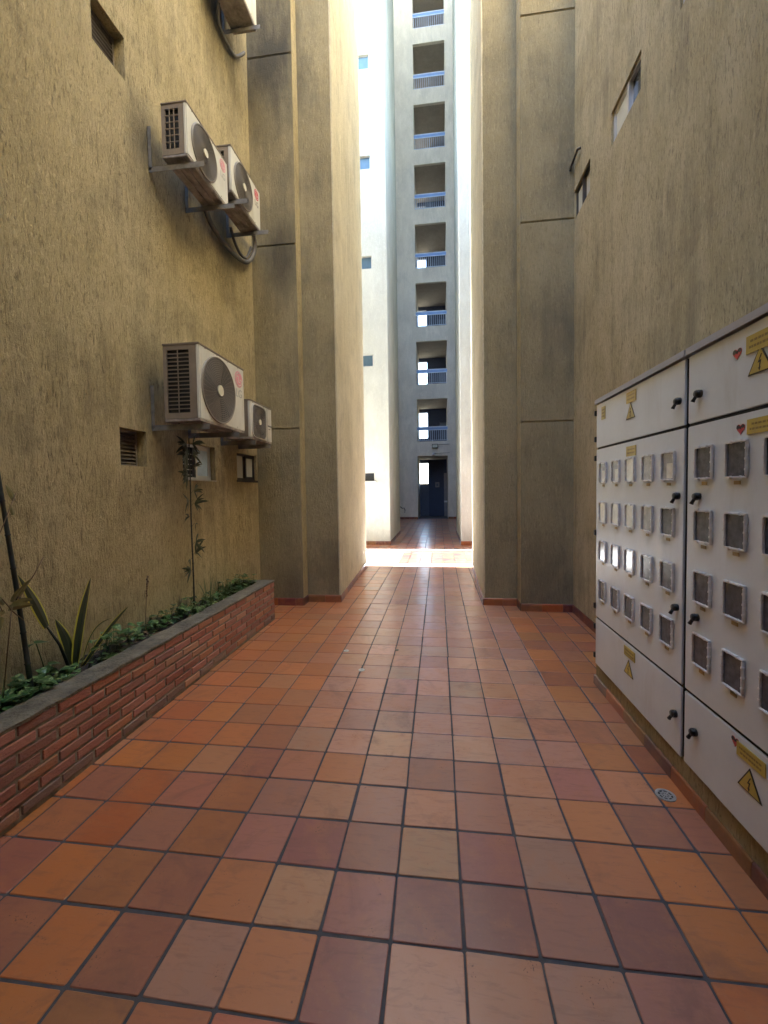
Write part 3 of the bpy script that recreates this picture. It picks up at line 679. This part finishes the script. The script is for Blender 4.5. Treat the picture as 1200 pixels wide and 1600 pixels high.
def meter(parent, yc, zc, pane, half=False):
    b = MB(); W, Hh = .066, .079; e = .009
    for q in ((yc-W, yc+W, zc+Hh-e, zc+Hh), (yc-W, yc+W, zc-Hh, zc-Hh+e), (yc-W, yc-W+e, zc-Hh+e, zc+Hh-e), (yc+W-e, yc+W, zc-Hh+e, zc+Hh-e)):
        b.bbox(CX-.014, CX-.0005, q[0], q[1], q[2], q[3], .003)
    for sy in (-1, 1):
        for sz in (-.55, 0, .55): b.bbox(CX-.0155, CX-.001, yc+sy*(W-.003)-.006, yc+sy*(W-.003)+.006, zc+sz*Hh-.006, zc+sz*Hh+.006, .002)
        for sz in (-1, 1): b.bbox(CX-.0155, CX-.001, yc+sy*W*.45-.005, yc+sy*W*.45+.005, zc+sz*(Hh-.004)-.007, zc+sz*(Hh-.004)+.007, .003)
    f = obj('meter_window', b, M['mframe'], parent)
    b = MB(); b.box(CX-.006, CX-.0008, yc-W+e, yc+W-e, zc-Hh+e, zc+Hh-e)
    if half: b.box(CX-.0066, CX-.006, yc-W+e+.002, yc+W*.2, zc-Hh+e+.004, zc+Hh*.2, 1)
    obj('pane', b, [M[pane], M['pane_pale']], f)
    t_ = MB(); t_.box(CX-.003, CX-.0005, yc-.019, yc+.019, zc-Hh-.026, zc-Hh-.010); obj('number_tag', t_, M['brasstag'], f)
def cabinet(y1, y0, label, first):
    c = thing('meter_cabinet', (1.4, (y0+y1)/2, .18), label, 'cabinet', None)
    b = MB(); b.bbox(CX+.026, 1.63, y0+.002, y1-.002, .18, 2.262, .004); obj('body', b, M['cab'], c)
    b = MB(); b.box(CX+.012, CX+.026, y0+.006, y1-.006, .19, 2.25); obj('seal', b, M['gap'], c)
    b = MB(); b.xprism([(0, 0)]*0 or [(y0+.001, 2.268), (y1-.001, 2.268), (y1-.001, 2.292), (y0+.001, 2.292)], CX-.012, 1.632); b.box(CX-.014, CX-.004, y0+.001, y1-.001, 2.258, 2.2675)
    obj('lid', b, M['cab_lid'], c)
    ds = []
    for (z0, z1, nm) in ((1.918, 2.250, 'upper door'), (.573, 1.902, 'middle door with meter windows'), (.186, .557, 'lower door')):
        b = MB(); b.bbox(CX, CX+.0115, y0+.009, y1-.009, z0, z1, .003); d = obj('door', b, M['cab'], c, nm); ds.append(d)
    up, md, lo = ds
    ky = (y0+.055) if first else (y1-.108); dr = 1 if not first else 1
    knob(up, ky, 2.047, .5); knob(md, ky, 1.556, .5); knob(md, ky, .967, .5); knob(lo, ky, .394, .5)
    if first:
        hy = y1-.004
        for z, d in ((2.19, up), (1.985, up), (1.835, md), (1.245, md), (.655, md), (.488, lo), (.253, lo)):
            b = MB(); b.bbox(CX-.012, CX+.012, hy-.004, hy+.016, z-.021, z+.021, .003); obj('hinge', b, M['black'], d)
        plate(up, 1.435, 1.57, 2.155, 2.225, M['yellow_pale']); triangle(up, 1.51, 2.05, .13, .105, M['yellow_pale']); plate(up, 1.93, 2.0, 2.12, 2.215, M['yellow_pale'], lines=3)
        plate(md, 1.43, 1.565, 1.807, 1.872, M['yellow_pale']); plate(lo, 1.42, 1.575, .472, .535, M['yellow']); triangle(lo, 1.51, .352, .135, .105, M['yellow'])
        cols, base = [1.96, 1.727, 1.502, 1.27, 1.042], 0
    else:
        heart(up, .525, 2.158, .028); plate(up, .30, .47, 2.135, 2.205, M['yellow']); triangle(up, .395, 2.045, .13, .108, M['yellow'])
        heart(md, .497, 1.842, .026); plate(md, .29, .457, 1.812, 1.872, M['yellow']); heart(lo, .495, .518, .025); plate(lo, .325, .482, .472, .530, M['yellow'])
        triangle(lo, .408, .352, .135, .105, M['yellow'])
        cols = [.731, .511, .29, .06, -.16]
    pal = [['pane_mid', 'pane_mid', 'pane_pale', 'pane_mid', 'pane_mid'], ['pane_pale', 'pane_pale', 'pane_pale', 'pane_mid', 'pane_dark'],
           ['pane_mid', 'pane_mid', 'pane_mid', 'pane_dark', 'pane_dark'], ['pane_dark']*5]
    for i, z in enumerate((1.716, 1.414, 1.117, .811)):
        for j, y in enumerate(cols):
            meter(md, y, z, pal[i][j] if first else 'pane_dark', first and (i, j) in ((0, 0), (0, 1), (0, 4)))
    return c
# meter_window would be a fourth level under the door, so the windows hang on the cabinet itself
_m = meter
def meter(parent, yc, zc, pane, half=False): _m(parent.parent, yc, zc, pane, half)
cabinet(2.118, .893, 'farther grey meter cabinet, three doors and five columns of meter windows, hinges showing', True)
cabinet(.881, -.345, 'nearer grey meter cabinet with heart stickers, cut off by the right edge', False)

# ------------------------------------------------------------------ air conditioners
def ac(name_label, Xf, y0, y1, z0, z1, depth, logo, round_=True, vents=14, vcols=2, base='ac_side', text=True, back_y=False):
    A = thing('air_conditioner', (Xf-depth/2, (y0+y1)/2, z0), name_label, 'air conditioner')
    W, Hh = y1-y0, z1-z0; xb = Xf-depth
    # front panel
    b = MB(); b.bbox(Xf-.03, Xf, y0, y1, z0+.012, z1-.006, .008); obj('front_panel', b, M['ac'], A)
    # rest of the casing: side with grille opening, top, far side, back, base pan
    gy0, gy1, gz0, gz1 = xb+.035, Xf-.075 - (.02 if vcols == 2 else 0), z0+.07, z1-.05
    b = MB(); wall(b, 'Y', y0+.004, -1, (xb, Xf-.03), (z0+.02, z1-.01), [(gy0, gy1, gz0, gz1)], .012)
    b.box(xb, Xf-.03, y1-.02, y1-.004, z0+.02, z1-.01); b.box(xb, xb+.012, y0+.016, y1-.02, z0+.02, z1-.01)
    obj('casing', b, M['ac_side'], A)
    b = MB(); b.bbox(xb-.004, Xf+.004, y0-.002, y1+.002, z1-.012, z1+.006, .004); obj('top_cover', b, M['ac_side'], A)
    b = MB(); b.bbox(xb, Xf-.004, y0+.003, y1-.003, z0-.006, z0+.018, .004)
    for k in range(3): b.bbox(xb+.05+k*.07, xb+.085+k*.07, y0+.12, y1-.15, z0-.016, z0-.005, .003)
    obj('base_pan', b, M['base_rust'], A)
    b = MB(); b.box(gy0-.01, gy1+.01, y0+.03, y0+.05, gz0-.01, gz1+.01); obj('coil', b, M['fins'], A)
    b = MB()
    for i in range(1, vents):
        z = gz0+i*(gz1-gz0)/vents; b.box(gy0, gy1, y0+.001, y0+.012, z-.0035, z+.0035)
    for i in range(1, vcols):
        x = gy0+i*(gy1-gy0)/vcols; b.box(x-.003, x+.003, y0-.001, y0+.008, gz0, gz1)
    obj('side_grille', b, M['ac_side'], A)
    # fan
    r_ = min(.40*Hh, .31*W)*1.12 if round_ else .43*Hh; yc = y0+W*.39 if round_ else y0+W*.36; zc = z0+Hh*.49
    if not round_: yc = y0+W*.38
    sq = None if round_ else 6
    b = MB(); b.disc(Xf+.0005, Xf+.006, yc, zc, r_, 48, 0, sq)
    g_ = obj('fan_grille', b, M['ac_grille'], A)
    b = MB(); k = 0.25
    while k < 1.0: b.xring(Xf+.013, yc, zc, r_*k, .0013, 40, 4, 0, sq if k > .8 else None); k += .062
    n = 36
    for i in range(n):
        a = 2*math.pi*i/n; kk = 1.0 if not sq else (abs(math.cos(a))**sq+abs(math.sin(a))**sq)**(-1/sq)
        sw = .22
        pts = []
        for q in (.2, .5, .75, 1.0):
            aa = a+sw*(1-q); rr = r_*q*(1 if q < 1 else kk)*.99; pts.append((Xf+.010, yc+math.cos(aa)*rr, zc+math.sin(aa)*rr))
        b.tube(pts, .0013, 4, 0, None, False)
    obj('wires', b, M['ac_wire'], g_)
    b = MB(); b.xring(Xf+.004, yc, zc, r_*1.02, .009, 56, 8, 0, sq); obj('rim', b, M['ac' if not round_ else 'ac_wire'], g_)
    b = MB(); b.disc(Xf+.010, Xf+.020, yc, zc, r_*.17, 24); obj('hub', b, M['ac_hub'], g_)
    # three blades glimpsed behind the wires
    b = MB()
    for i in range(3):
        a = 2*math.pi*i/3+.5; pts = []
        for q in (.2, .6, .93): pts.append((yc+math.cos(a+.1)*r_*q, zc+math.sin(a+.1)*r_*q))
        for q in (.93, .6, .2): pts.append((yc+math.cos(a+.75)*r_*q, zc+math.sin(a+.75)*r_*q))
        b.xprism(pts, Xf+.0062, Xf+.0075)
    obj('fan_blades', b, M['fan'], g_)
    # screws along the top edge
    b = MB()
    for q in (.12, .36, .6, .84): b.tube([(Xf-.002, y0+W*q, z1-.02), (Xf+.003, y0+W*q, z1-.02)], .005, 6)
    for q in (.2, .8): b.tube([(Xf-.002, y0+W*q, z0+.035), (Xf+.003, y0+W*q, z0+.035)], .005, 6)
    obj('screws', b, M['ac_wire'], A)
    if logo:
        ly, lz, lr = y0+W*.86, z1-Hh*.20, .062*Hh/.5
        b = MB(); b.disc(Xf+.0005, Xf+.0015, ly, lz, lr, 28, 0)
        b.box(Xf+.0015, Xf+.0022, ly-lr*.08, ly+lr*.02, lz-lr*.35, lz+lr*.45, 1); b.box(Xf+.0015, Xf+.0022, ly+.02*lr, ly+lr*.35, lz-lr*.35, lz-lr*.25, 1)
        b.tube([(Xf+.0018, ly+math.cos(t_)*lr*.78, lz+math.sin(t_)*lr*.78) for t_ in [R(x) for x in range(75, 361, 15)]], lr*.045, 4, 1)
        b.box(Xf+.0015, Xf+.0022, ly+lr*.3, ly+lr*.8, lz-lr*.05, lz+lr*.05, 1); b.disc(Xf+.0015, Xf+.0022, ly-lr*.38, lz+lr*.32, lr*.1, 10, 1)
        obj('logo', b, [M[logo], M['ac']], A)
        tb = text_mb('LG', .105*Hh/.6, lambda u, v, w_: (Xf+.0012+w_, ly+u, lz-lr-.075*Hh/.5+v), 0, .0006)
        obj('lettering', tb, M['logo_dark' if logo == 'logo_red' else 'logo_grey'], A)
    elif text:
        b = MB(); b.box(Xf+.0005, Xf+.0015, y1-W*.20, y1-W*.02, z0+Hh*.46, z0+Hh*.50); b.box(Xf+.0005, Xf+.0015, y1-W*.17, y1-W*.08, z0+Hh*.38, z0+Hh*.40)
        obj('lettering', b, M['logo_dark'], A)
        b = MB(); b.box(Xf+.0002, Xf+.0012, y1-W*.235, y1-W*.225, z0+.02, z1-.02); obj('panel_joint', b, M['ac_grille'], A)
    return A
ac('largest air conditioner, above the sliding window, faded pink logo', -2.10, 2.0, 2.84, 2.235, 2.895, .335, 'logo_pink', True, 16, 2)
ac('small air conditioner with square grille beyond the largest one, in the corner', -2.2, 3.19, 3.815, 2.225, 2.665, .30, None, False, 12, 2)
ac('upper air conditioner nearer the camera, pale pink logo, first of the high pair', -2.2, 2.09, 2.81, 4.53, 4.985, .235, 'logo_pink', True, 6, 3)
ac('upper air conditioner with strong red logo, farther of the high pair by the corner', -2.2, 2.89, 3.62, 4.77, 5.245, .235, 'logo_red', True, 6, 3)
ac('topmost air conditioner cut off by the upper edge of the photo, dented underside', -2.2, 2.88, 3.66, 7.17, 7.72, .30, None, True, 8, 2, text=False)

def bracket(y, z, xf, label, up=.35, w_=.038):
    """angle bracket: a leg up the wall and an arm reaching out under the unit"""
    t_ = thing('wall_bracket', (-2.6, y, z), label, 'bracket', 'steel brackets carrying the air conditioners')
    b = MB(); b.bbox(-2.598, xf, y-w_/2, y+w_/2, z-.006, z, .002); b.bbox(-2.598, xf, y-w_/2, y-w_/2+.005, z-.05, z-.004, .002); obj('arm', b, M['steel'], t_)
    b = MB(); b.bbox(-2.598, -2.592, y-w_/2, y+w_/2, z-.03, z+up, .002); b.bbox(-2.598, -2.565, y-w_/2, y-w_/2+.005, z-.03, z+up, .002); obj('leg', b, M['steel'], t_)
    b = MB()
    for x in (xf-.08, xf-.30 if xf-.3 > -2.56 else -2.5): b.tube([(x, y, z-.012), (x, y, z+.014)], .007, 6)
    obj('bolts', b, M['steel'], t_)
bracket(2.07, 2.213, -2.05, 'near bracket under the largest air conditioner'); bracket(2.62, 2.213, -2.05, 'far bracket under the largest air conditioner')
bracket(3.27, 2.205, -2.17, 'near bracket under the small square-grilled air conditioner'); bracket(3.70, 2.205, -2.17, 'far bracket under the small square-grilled air conditioner')
bracket(2.15, 4.50, -2.07, 'first bracket of the high air conditioner pair, with a leg up the wall'); bracket(2.70, 4.50, -2.07, 'second bracket of the high pair, between the two units')
bracket(3.0, 4.745, -2.07, 'third bracket of the high pair, behind the second'); bracket(3.55, 4.745, -2.07, 'last bracket of the high pair, nearest the corner pier')
bracket(3.02, 7.14, -2.17, 'near bracket under the topmost air conditioner'); bracket(3.58, 7.14, -2.12, 'far bracket under the topmost air conditioner')
def hose(pts, r_, label, mat='hose'):
    P = [Vector(p) for p in pts]; out = []
    for i in range(len(P)-1):
        a, b_, c, d = P[max(i-1, 0)], P[i], P[i+1], P[min(i+2, len(P)-1)]
        for k in range(6):
            t_ = k/6; out.append(.5*((2*b_)+(c-a)*t_+(2*a-5*b_+4*c-d)*t_*t_+(3*b_-a-3*c+d)*t_**3))
    out.append(P[-1]); b = MB(); b.tube(out, r_, 8); tag(obj('refrigerant_hose', b, M[mat]), label, 'hose')
hose([(-2.5, 2.86, 4.66), (-2.53, 3.05, 4.57), (-2.54, 3.32, 4.53), (-2.54, 3.66, 4.54), (-2.54, 3.95, 4.62), (-2.53, 4.14, 4.82), (-2.5, 4.12, 5.0), (-2.45, 3.9, 5.05), (-2.42, 3.6, 4.98)], .028, 'thick lagged hose looping below the high pair of air conditioners')
hose([(-2.5, 3.45, 4.76), (-2.53, 3.6, 4.68), (-2.55, 3.8, 4.64), (-2.55, 3.98, 4.70), (-2.5, 4.02, 4.85)], .018, 'thin inner hose inside the loop under the high pair')
hose([(-2.5, 3.3, 7.16), (-2.55, 3.4, 7.05), (-2.56, 3.6, 7.03), (-2.57, 3.85, 7.12), (-2.52, 4.0, 7.3)], .02, 'dark hose running under the topmost air conditioner to the corner')
# small black bracket on the right wall
b = MB(); b.tube([(1.632, 3.96, 5.61), (1.60, 3.975, 5.61), (1.60, 4.08, 5.60), (1.60, 4.16, 5.59), (1.585, 4.185, 5.56), (1.58, 4.185, 5.52)], .014, 8)
tag(obj('pipe_bracket', b, M['black']), 'short bent black pipe on the right wall above the windows', 'pipe')

# ------------------------------------------------------------------ small fittings in the floor
t_ = thing('floor_drain', (1.083, .864, 0), 'round metal drain cover set in the floor beside the plinth', 'drain')
b = MB(); 
def zdisc(mb, x, y, r0, r1, z0, z1, mi=0, n=32):
    vs = []
    for i in range(n):
        a = 2*math.pi*i/n; ca, sa = math.cos(a), math.sin(a)
        vs += [(x+ca*r0, y+sa*r0, z0), (x+ca*r0, y+sa*r0, z1), (x+ca*r1, y+sa*r1, z1), (x+ca*r1, y+sa*r1, z0)]
    mb.add(vs, [(i*4+j, ((i+1) % n)*4+j, ((i+1) % n)*4+(j+1) % 4, i*4+(j+1) % 4) for i in range(n) for j in range(4)], mi)
zdisc(b, 1.083, .864, .034, .047, -.005, .0045); zdisc(b, 1.083, .864, .017, .024, -.004, .0035); zdisc(b, 1.083, .864, .0005, .008, -.004, .004)
for i in range(8):
    a = math.pi*i/4; ca, sa = math.cos(a), math.sin(a)
    if i % 1 == 0: b.add([(1.083+ca*.008-sa*.003, .864+sa*.008+ca*.003, .0032), (1.083+ca*.036-sa*.003, .864+sa*.036+ca*.003, .0032), (1.083+ca*.036+sa*.003, .864+sa*.036-ca*.003, .0032), (1.083+ca*.008+sa*.003, .864+sa*.008-ca*.003, .0032)], [(3, 2, 1, 0)])
obj('grate', b, M['chrome'], t_); b = MB(); zdisc(b, 1.083, .864, .0005, .045, -.004, .0018); obj('well', b, M['dark_hole'], t_)
for x, y, lb, r_ in ((-1.008, 2.658, 'farthest left round metal cap in the floor joint', .026), (-.773, 2.226, 'chipped metal cap in the floor, nearest the camera of the caps', .027), (-.504, 2.72, 'small dull cap in the floor joint near the middle', .019)):
    b = MB(); zdisc(b, x, y, .0005, r_, -.005, .004, 0, 20); zdisc(b, x, y, r_*.2, r_*.3, .0, .0052, 0, 12); tag(obj('metal_disc', b, M['chrome' if r_ > .02 else 'coping']), lb, 'metal disc', 'metal discs in the floor')

# ------------------------------------------------------------------ plants
def blade(mb, base, tip, wdt, bend=(0, 0, 0), n=9, side=None, twist=0, edge=.0, fold=.25, col0=(0, 0, 0)):
    """long leaf from base to tip, 4 faces across; piece.r = margin, piece.g = vein"""
    base, tip, bend = Vector(base), Vector(tip), Vector(bend); d = tip-base
    side = Vector(side) if side else d.cross(Vector((1, 0, 0)))
    if side.length < 1e-4: side = Vector((0, 1, 0))
    side.normalize(); nrm = d.cross(side).normalized(); rings = []
    for i in range(n+1):
        t_ = i/n; p = base+d*t_+bend*math.sin(math.pi*t_)
        ww = wdt*(edge+(1-edge)*math.sin(math.pi*min(1, .18+.82*t_))**.8) if t_ < .999 else .0006
        if isinstance(edge, float) and edge > .5: ww = wdt*(1 if t_ < .55 else max(.02, math.cos((t_-.55)/.45*math.pi/2)**.7))*(.55+.45*min(1, t_*3))
        tw = twist*t_; s2 = side*math.cos(tw)+nrm*math.sin(tw); n2 = -side*math.sin(tw)+nrm*math.cos(tw)
        rings.append([p+s2*ww*k+n2*abs(k)*ww*fold for k in (-1, -.74, 0, .74, 1)])
    vs = [q for r_ in rings for q in r_]
    for i in range(n):
        for j in range(4):
            c = (1, 0, 0) if j in (0, 3) else (0, 1, 0)
            b0 = len(mb.v)
            mb.add([vs[i*5+j], vs[i*5+j+1], vs[(i+1)*5+j+1], vs[(i+1)*5+j]], [(0, 1, 2, 3)], 0, c, True)
SX = -2.46
sp_ = thing('snake_plant', (SX, 1.03, .45), 'snake plant with dark upright leaves edged in yellow', 'plant')
def px2(y, z, x=SX): return (x, y, z)
for bs, tp, w_, bd in (((SX, 1.02, .44), (SX+.02, 1.16, 1.045), .046, (0, -.015, .0)), ((SX, 1.0, .44), (SX-.01, .905, .83), .046, (0, .035, 0)),
                       ((SX+.01, 1.05, .44), (SX+.02, 1.50, .75), .024, (0, .02, .03)), ((SX+.02, 1.04, .44), (SX, 1.36, .70), .008, (0, -.03, .09))):
    b = MB(); blade(b, bs, tp, w_, bd, 12, None, .25, .6, .18); obj('leaf', b, M['snake'], sp_)
b = MB(); blade(b, (SX, .84, .80), (SX+.01, .665, 1.16), .036, (0, .01, 0), 10, None, .2, 0, .15); obj('leaf', b, M['snake'], sp_)
b = MB(); b.tube([(SX, .99, .46), (SX, .92, .66), (SX, .84, .80)], [.012, .009, .006], 6); obj('stem', b, M['stem_dark'], sp_)

def heartleaf(mb, p, dirv, size, rng):
    d = Vector(dirv).normalized(); s_ = d.cross(Vector((0, 0, 1)))
    if s_.length < .1: s_ = Vector((0, 1, 0))
    s_.normalize(); up = s_.cross(d).normalized(); p = Vector(p); rows_ = []
    prof = [(0, .12), (.08, .42), (.25, .52), (.5, .42), (.75, .22), (1, .01)]
    for t_, w_ in prof:
        c = p+d*size*t_ - up*size*.28*t_*t_
        rows_.append([c-s_*size*w_+up*size*.08*w_*2 - (d*size*.08 if t_ < .1 else d*0), c, c+s_*size*w_+up*size*.08*w_*2 - (d*size*.08 if t_ < .1 else d*0)])
    for i in range(len(rows_)-1):
        for j in (0, 1): mb.add([rows_[i][j], rows_[i][j+1], rows_[i+1][j+1], rows_[i+1][j]], [(0, 1, 2, 3)], 0, (0, rng.choice((.5, .6, .7, .9)), 0), True)
def pothos(y0, y1, n, hmax, label, seed, size=.062, xr=(-2.58, -2.30)):
    rg = random.Random(seed); t_ = thing('pothos', ((xr[0]+xr[1])/2, (y0+y1)/2, .45), label, 'plant'); lf = MB(); st = MB()
    for i in range(int(n*1.7)):
        y = rg.uniform(y0, y1); x = rg.uniform(*xr); h = .46+rg.uniform(.0, 1)**1.5*hmax
        a = rg.uniform(-1.3, 1.3); dv = (math.cos(a)*.9+.1, math.sin(a), rg.uniform(-.25, .5))
        heartleaf(lf, (x, y, h), dv, size*rg.uniform(.55, 1.25), rg)
        bx_ = (x-.02*dv[0]-rg.uniform(0, .03), y-rg.uniform(-.03, .03), .43); st.tube([bx_, ((x+bx_[0])/2, (y+bx_[1])/2+.01, (h+.43)/2), (x, y, h)], .0018, 4, 0, None, False)
    obj('leaves', lf, M['pothos'], t_); obj('stems', st, M['grass'], t_)
pothos(.35, .95, 60, .10, 'variegated creeping leaves at the near end of the planter', 3, .078)
pothos(-.4, .35, 40, .12, 'creeping leaves at the very left edge of the photo', 4, .085)
pothos(1.05, 1.45, 34, .20, 'pale green leaves right beside the snake plant', 5, .06, (-2.5, -2.32))
pothos(1.55, 2.1, 36, .09, 'low green leaves between the snake plant and the tall bamboo', 6, .058, (-2.58, -2.4))
pothos(2.1, 2.55, 44, .13, 'bushy green leaves around the foot of the tall bamboo', 7, .06)
pothos(2.6, 3.05, 44, .10, 'low leaves just beyond the tall bamboo', 8, .055)
pothos(3.05, 3.46, 64, .14, 'bright green leafy clump at the far end of the planter', 9, .055)
t_ = thing('pothos', (-2.56, .86, .45), 'single yellow green leaf standing left of the snake plant', 'plant'); b = MB()
heartleaf(b, (-2.53, .83, .70), (.3, .8, .0), .085, random); heartleaf(b, (-2.54, .80, .705), (.4, -.7, .1), .05, random); obj('leaves', b, M['pothos'], t_)
b = MB(); b.tube([(-2.54, .90, .45), (-2.54, .87, .58), (-2.53, .83, .70)], .003, 5); obj('stem', b, M['grass'], t_)

def bamboo(x, y, ztop, zb, label, clusters, rad=.0085, lean=(0, 0), leafmat='bamboo_leaf', rs=1.0, cat='bamboo'):
    t_ = thing('bamboo', (x, y, zb), label, 'bamboo'); b = MB(); n = 14; pts = []; rr = []
    for i in range(n+1):
        q = i/n; p = (x+lean[0]*q, y+lean[1]*q+.004*math.sin(q*9), zb+(ztop-zb)*q); r0 = rad*(1-.5*q)
        pts += [(p[0], p[1], p[2]-.006), p, (p[0], p[1], p[2]+.006)]; rr += [r0, r0*1.3, r0]
    b.tube(pts, rr, 8); obj('stem', b, M['stem_dark'], t_)
    rg = random.Random(int(y*100)); b = MB()
    for (z, sd, n_, ln) in clusters:
        q = (z-zb)/(ztop-zb); px_, py_ = x+lean[0]*q, y+lean[1]*q; ox, oy = .01, sd*.05*rs
        b.tube([(px_, py_, z-.02), (px_+.01, py_+oy*.6, z+.01), (px_+ox, py_+oy, z)], .0016, 4, 0, (0, 0, 0), False)
        for i in range(int(n_*1.35)):
            a = R(rg.uniform(-75, 60)) if sd > 0 else R(180-rg.uniform(-75, 60))
            L = ln*rg.uniform(.65, 1.1); dv = Vector((rg.uniform(-.25, .5), math.cos(a), math.sin(a))).normalized()*L
            p0 = Vector((px_+ox, py_+oy, z)); blade(b, p0, p0+dv, L*.09, (0, 0, .012), 5, None, rg.uniform(-.6, .6), 0.0, .2)
    obj('leaves', b, M[leafmat], t_)
bamboo(-2.45, 2.375, 2.13, .44, 'thin straight dark bamboo stem in front of the sliding window', [(2.08, 1, 7, .13), (2.06, -1, 8, .16), (1.98, 1, 5, .13), (1.97, -1, 8, .18), (1.88, -1, 5, .14), (1.86, 1, 4, .1), (1.78, -1, 6, .15), (1.72, -1, 3, .12), (1.62, 1, 5, .14), (1.53, -1, 5, .15), (1.50, 1, 7, .15), (1.38, -1, 3, .11), (1.30, 1, 2, .08), (1.12, 1, 7, .14), (1.02, 1, 5, .14), (.97, -1, 3, .11), (.86, -1, 7, .15)])
bamboo(-2.45, .715, 3.1, .44, 'thick dark bamboo pole leaning at the left edge', [], .014, (0, -.26))
t_ = thing('shrub', (-2.42, .55, .45), 'sparse olive shrub twigs crossing the leaning pole at the left edge', 'shrub'); b = MB(); lf = MB()
for pts in ([(-2.42, .66, .90), (-2.42, .60, .97), (-2.42, .55, 1.05)], [(-2.42, .55, .98), (-2.42, .50, 1.1), (-2.42, .49, 1.3), (-2.43, .57, 1.42), (-2.43, .66, 1.62)], [(-2.42, .66, 1.06), (-2.42, .74, 1.15), (-2.42, .80, 1.24)], [(-2.42, .52, .46), (-2.42, .57, .8), (-2.42, .60, 1.0)], [(-2.43, .60, .97), (-2.42, .66, 1.06)]):
    b.tube(pts, .0028, 5)
for p, d, L in (((-2.42, .60, 1.02), (.1, .25, .35), .10), ((-2.42, .60, 1.0), (.1, .9, .05), .11), ((-2.42, .58, .99), (.1, .9, -.12), .13), ((-2.42, .56, 1.02), (.1, -.7, .6), .10), ((-2.42, .56, .98), (.1, -.8, -.3), .1), ((-2.42, .55, .95), (.1, -.6, -.9), .12), ((-2.42, .64, 1.04), (.1, .35, .5), .11), ((-2.43, .65, 1.58), (.0, -.4, .8), .1), ((-2.43, .64, 1.50), (.0, -.3, 1), .07), ((-2.42, .5, 1.32), (0, -.5, .4), .1)):
    d = Vector(d).normalized()*L; blade(lf, p, Vector(p)+d, L*.17, (0, 0, .008), 6, None, .4, 0.0, .2)
obj('twigs', b, M['stem_brown'], t_); obj('leaves', lf, M['dry_leaf'], t_)
t_ = thing('flower_stalk', (-2.47, 1.74, .45), 'thin dried brown flower stalk standing alone before the wall', 'flower stalk'); b = MB()
b.tube([(-2.47, 1.715, .45), (-2.47, 1.72, .62), (-2.47, 1.755, .93)], .0028, 5); obj('stem', b, M['stem_brown'], t_); b = MB()
for k in range(9): b.tube([(-2.47+random.uniform(-.006, .006), 1.738+k*.0025+random.uniform(-.008, .008), .76+k*.019), (-2.47, 1.74+k*.0025, .775+k*.019)], .0065, 6)
obj('seed_head', b, M['stem_brown'], t_)
def tuft(x, y, n, h, label, seed, w_=.006):
    rg = random.Random(seed); t_ = thing('grass_tuft', (x, y, .45), label, 'grass tuft'); b = MB()
    for i in range(n):
        a = rg.uniform(0, 6.28); s_ = rg.uniform(.1, .5); hh = h*rg.uniform(.5, 1)
        tp = (x+math.cos(a)*s_*h*.5, y+math.sin(a)*s_*h, .45+hh*(1-s_*.5)); blade(b, (x+rg.uniform(-.02, .02), y+rg.uniform(-.02, .02), .44), tp, w_, (0, math.sin(a)*.02, hh*.18), 8, None, .4, 0.0, .3)
    obj('blades', b, M['grass'], t_)
tuft(-2.42, 2.60, 9, .42, 'tall grass blades just right of the tall bamboo', 31, .008); tuft(-2.45, 2.98, 16, .26, 'short spiky tuft before the dark framed window', 32, .008); tuft(-2.42, .50, 14, .2, 'thin grass tuft near the left edge of the planter', 33, .005)
tuft(-2.4, 2.30, 14, .15, 'low grass at the foot of the tall bamboo', 34, .005)
# fallen leaves and litter on the soil
b = MB()
for i in range(130):
    y = random.uniform(.2, 3.3); x = random.uniform(-2.57, -2.32); a = random.uniform(0, 6.28); L = random.uniform(.015, .045)
    blade(b, (x, y, .468), (x+math.cos(a)*L, y+math.sin(a)*L, .474+random.uniform(0, .012)), L*.22, (0, 0, .003), 3, (-math.sin(a), math.cos(a), 0), .3, 0.0, .2)
tag(obj('leaf_litter', b, M['stem_brown']), 'dry leaf litter scattered over the soil', 'litter', kind='stuff')
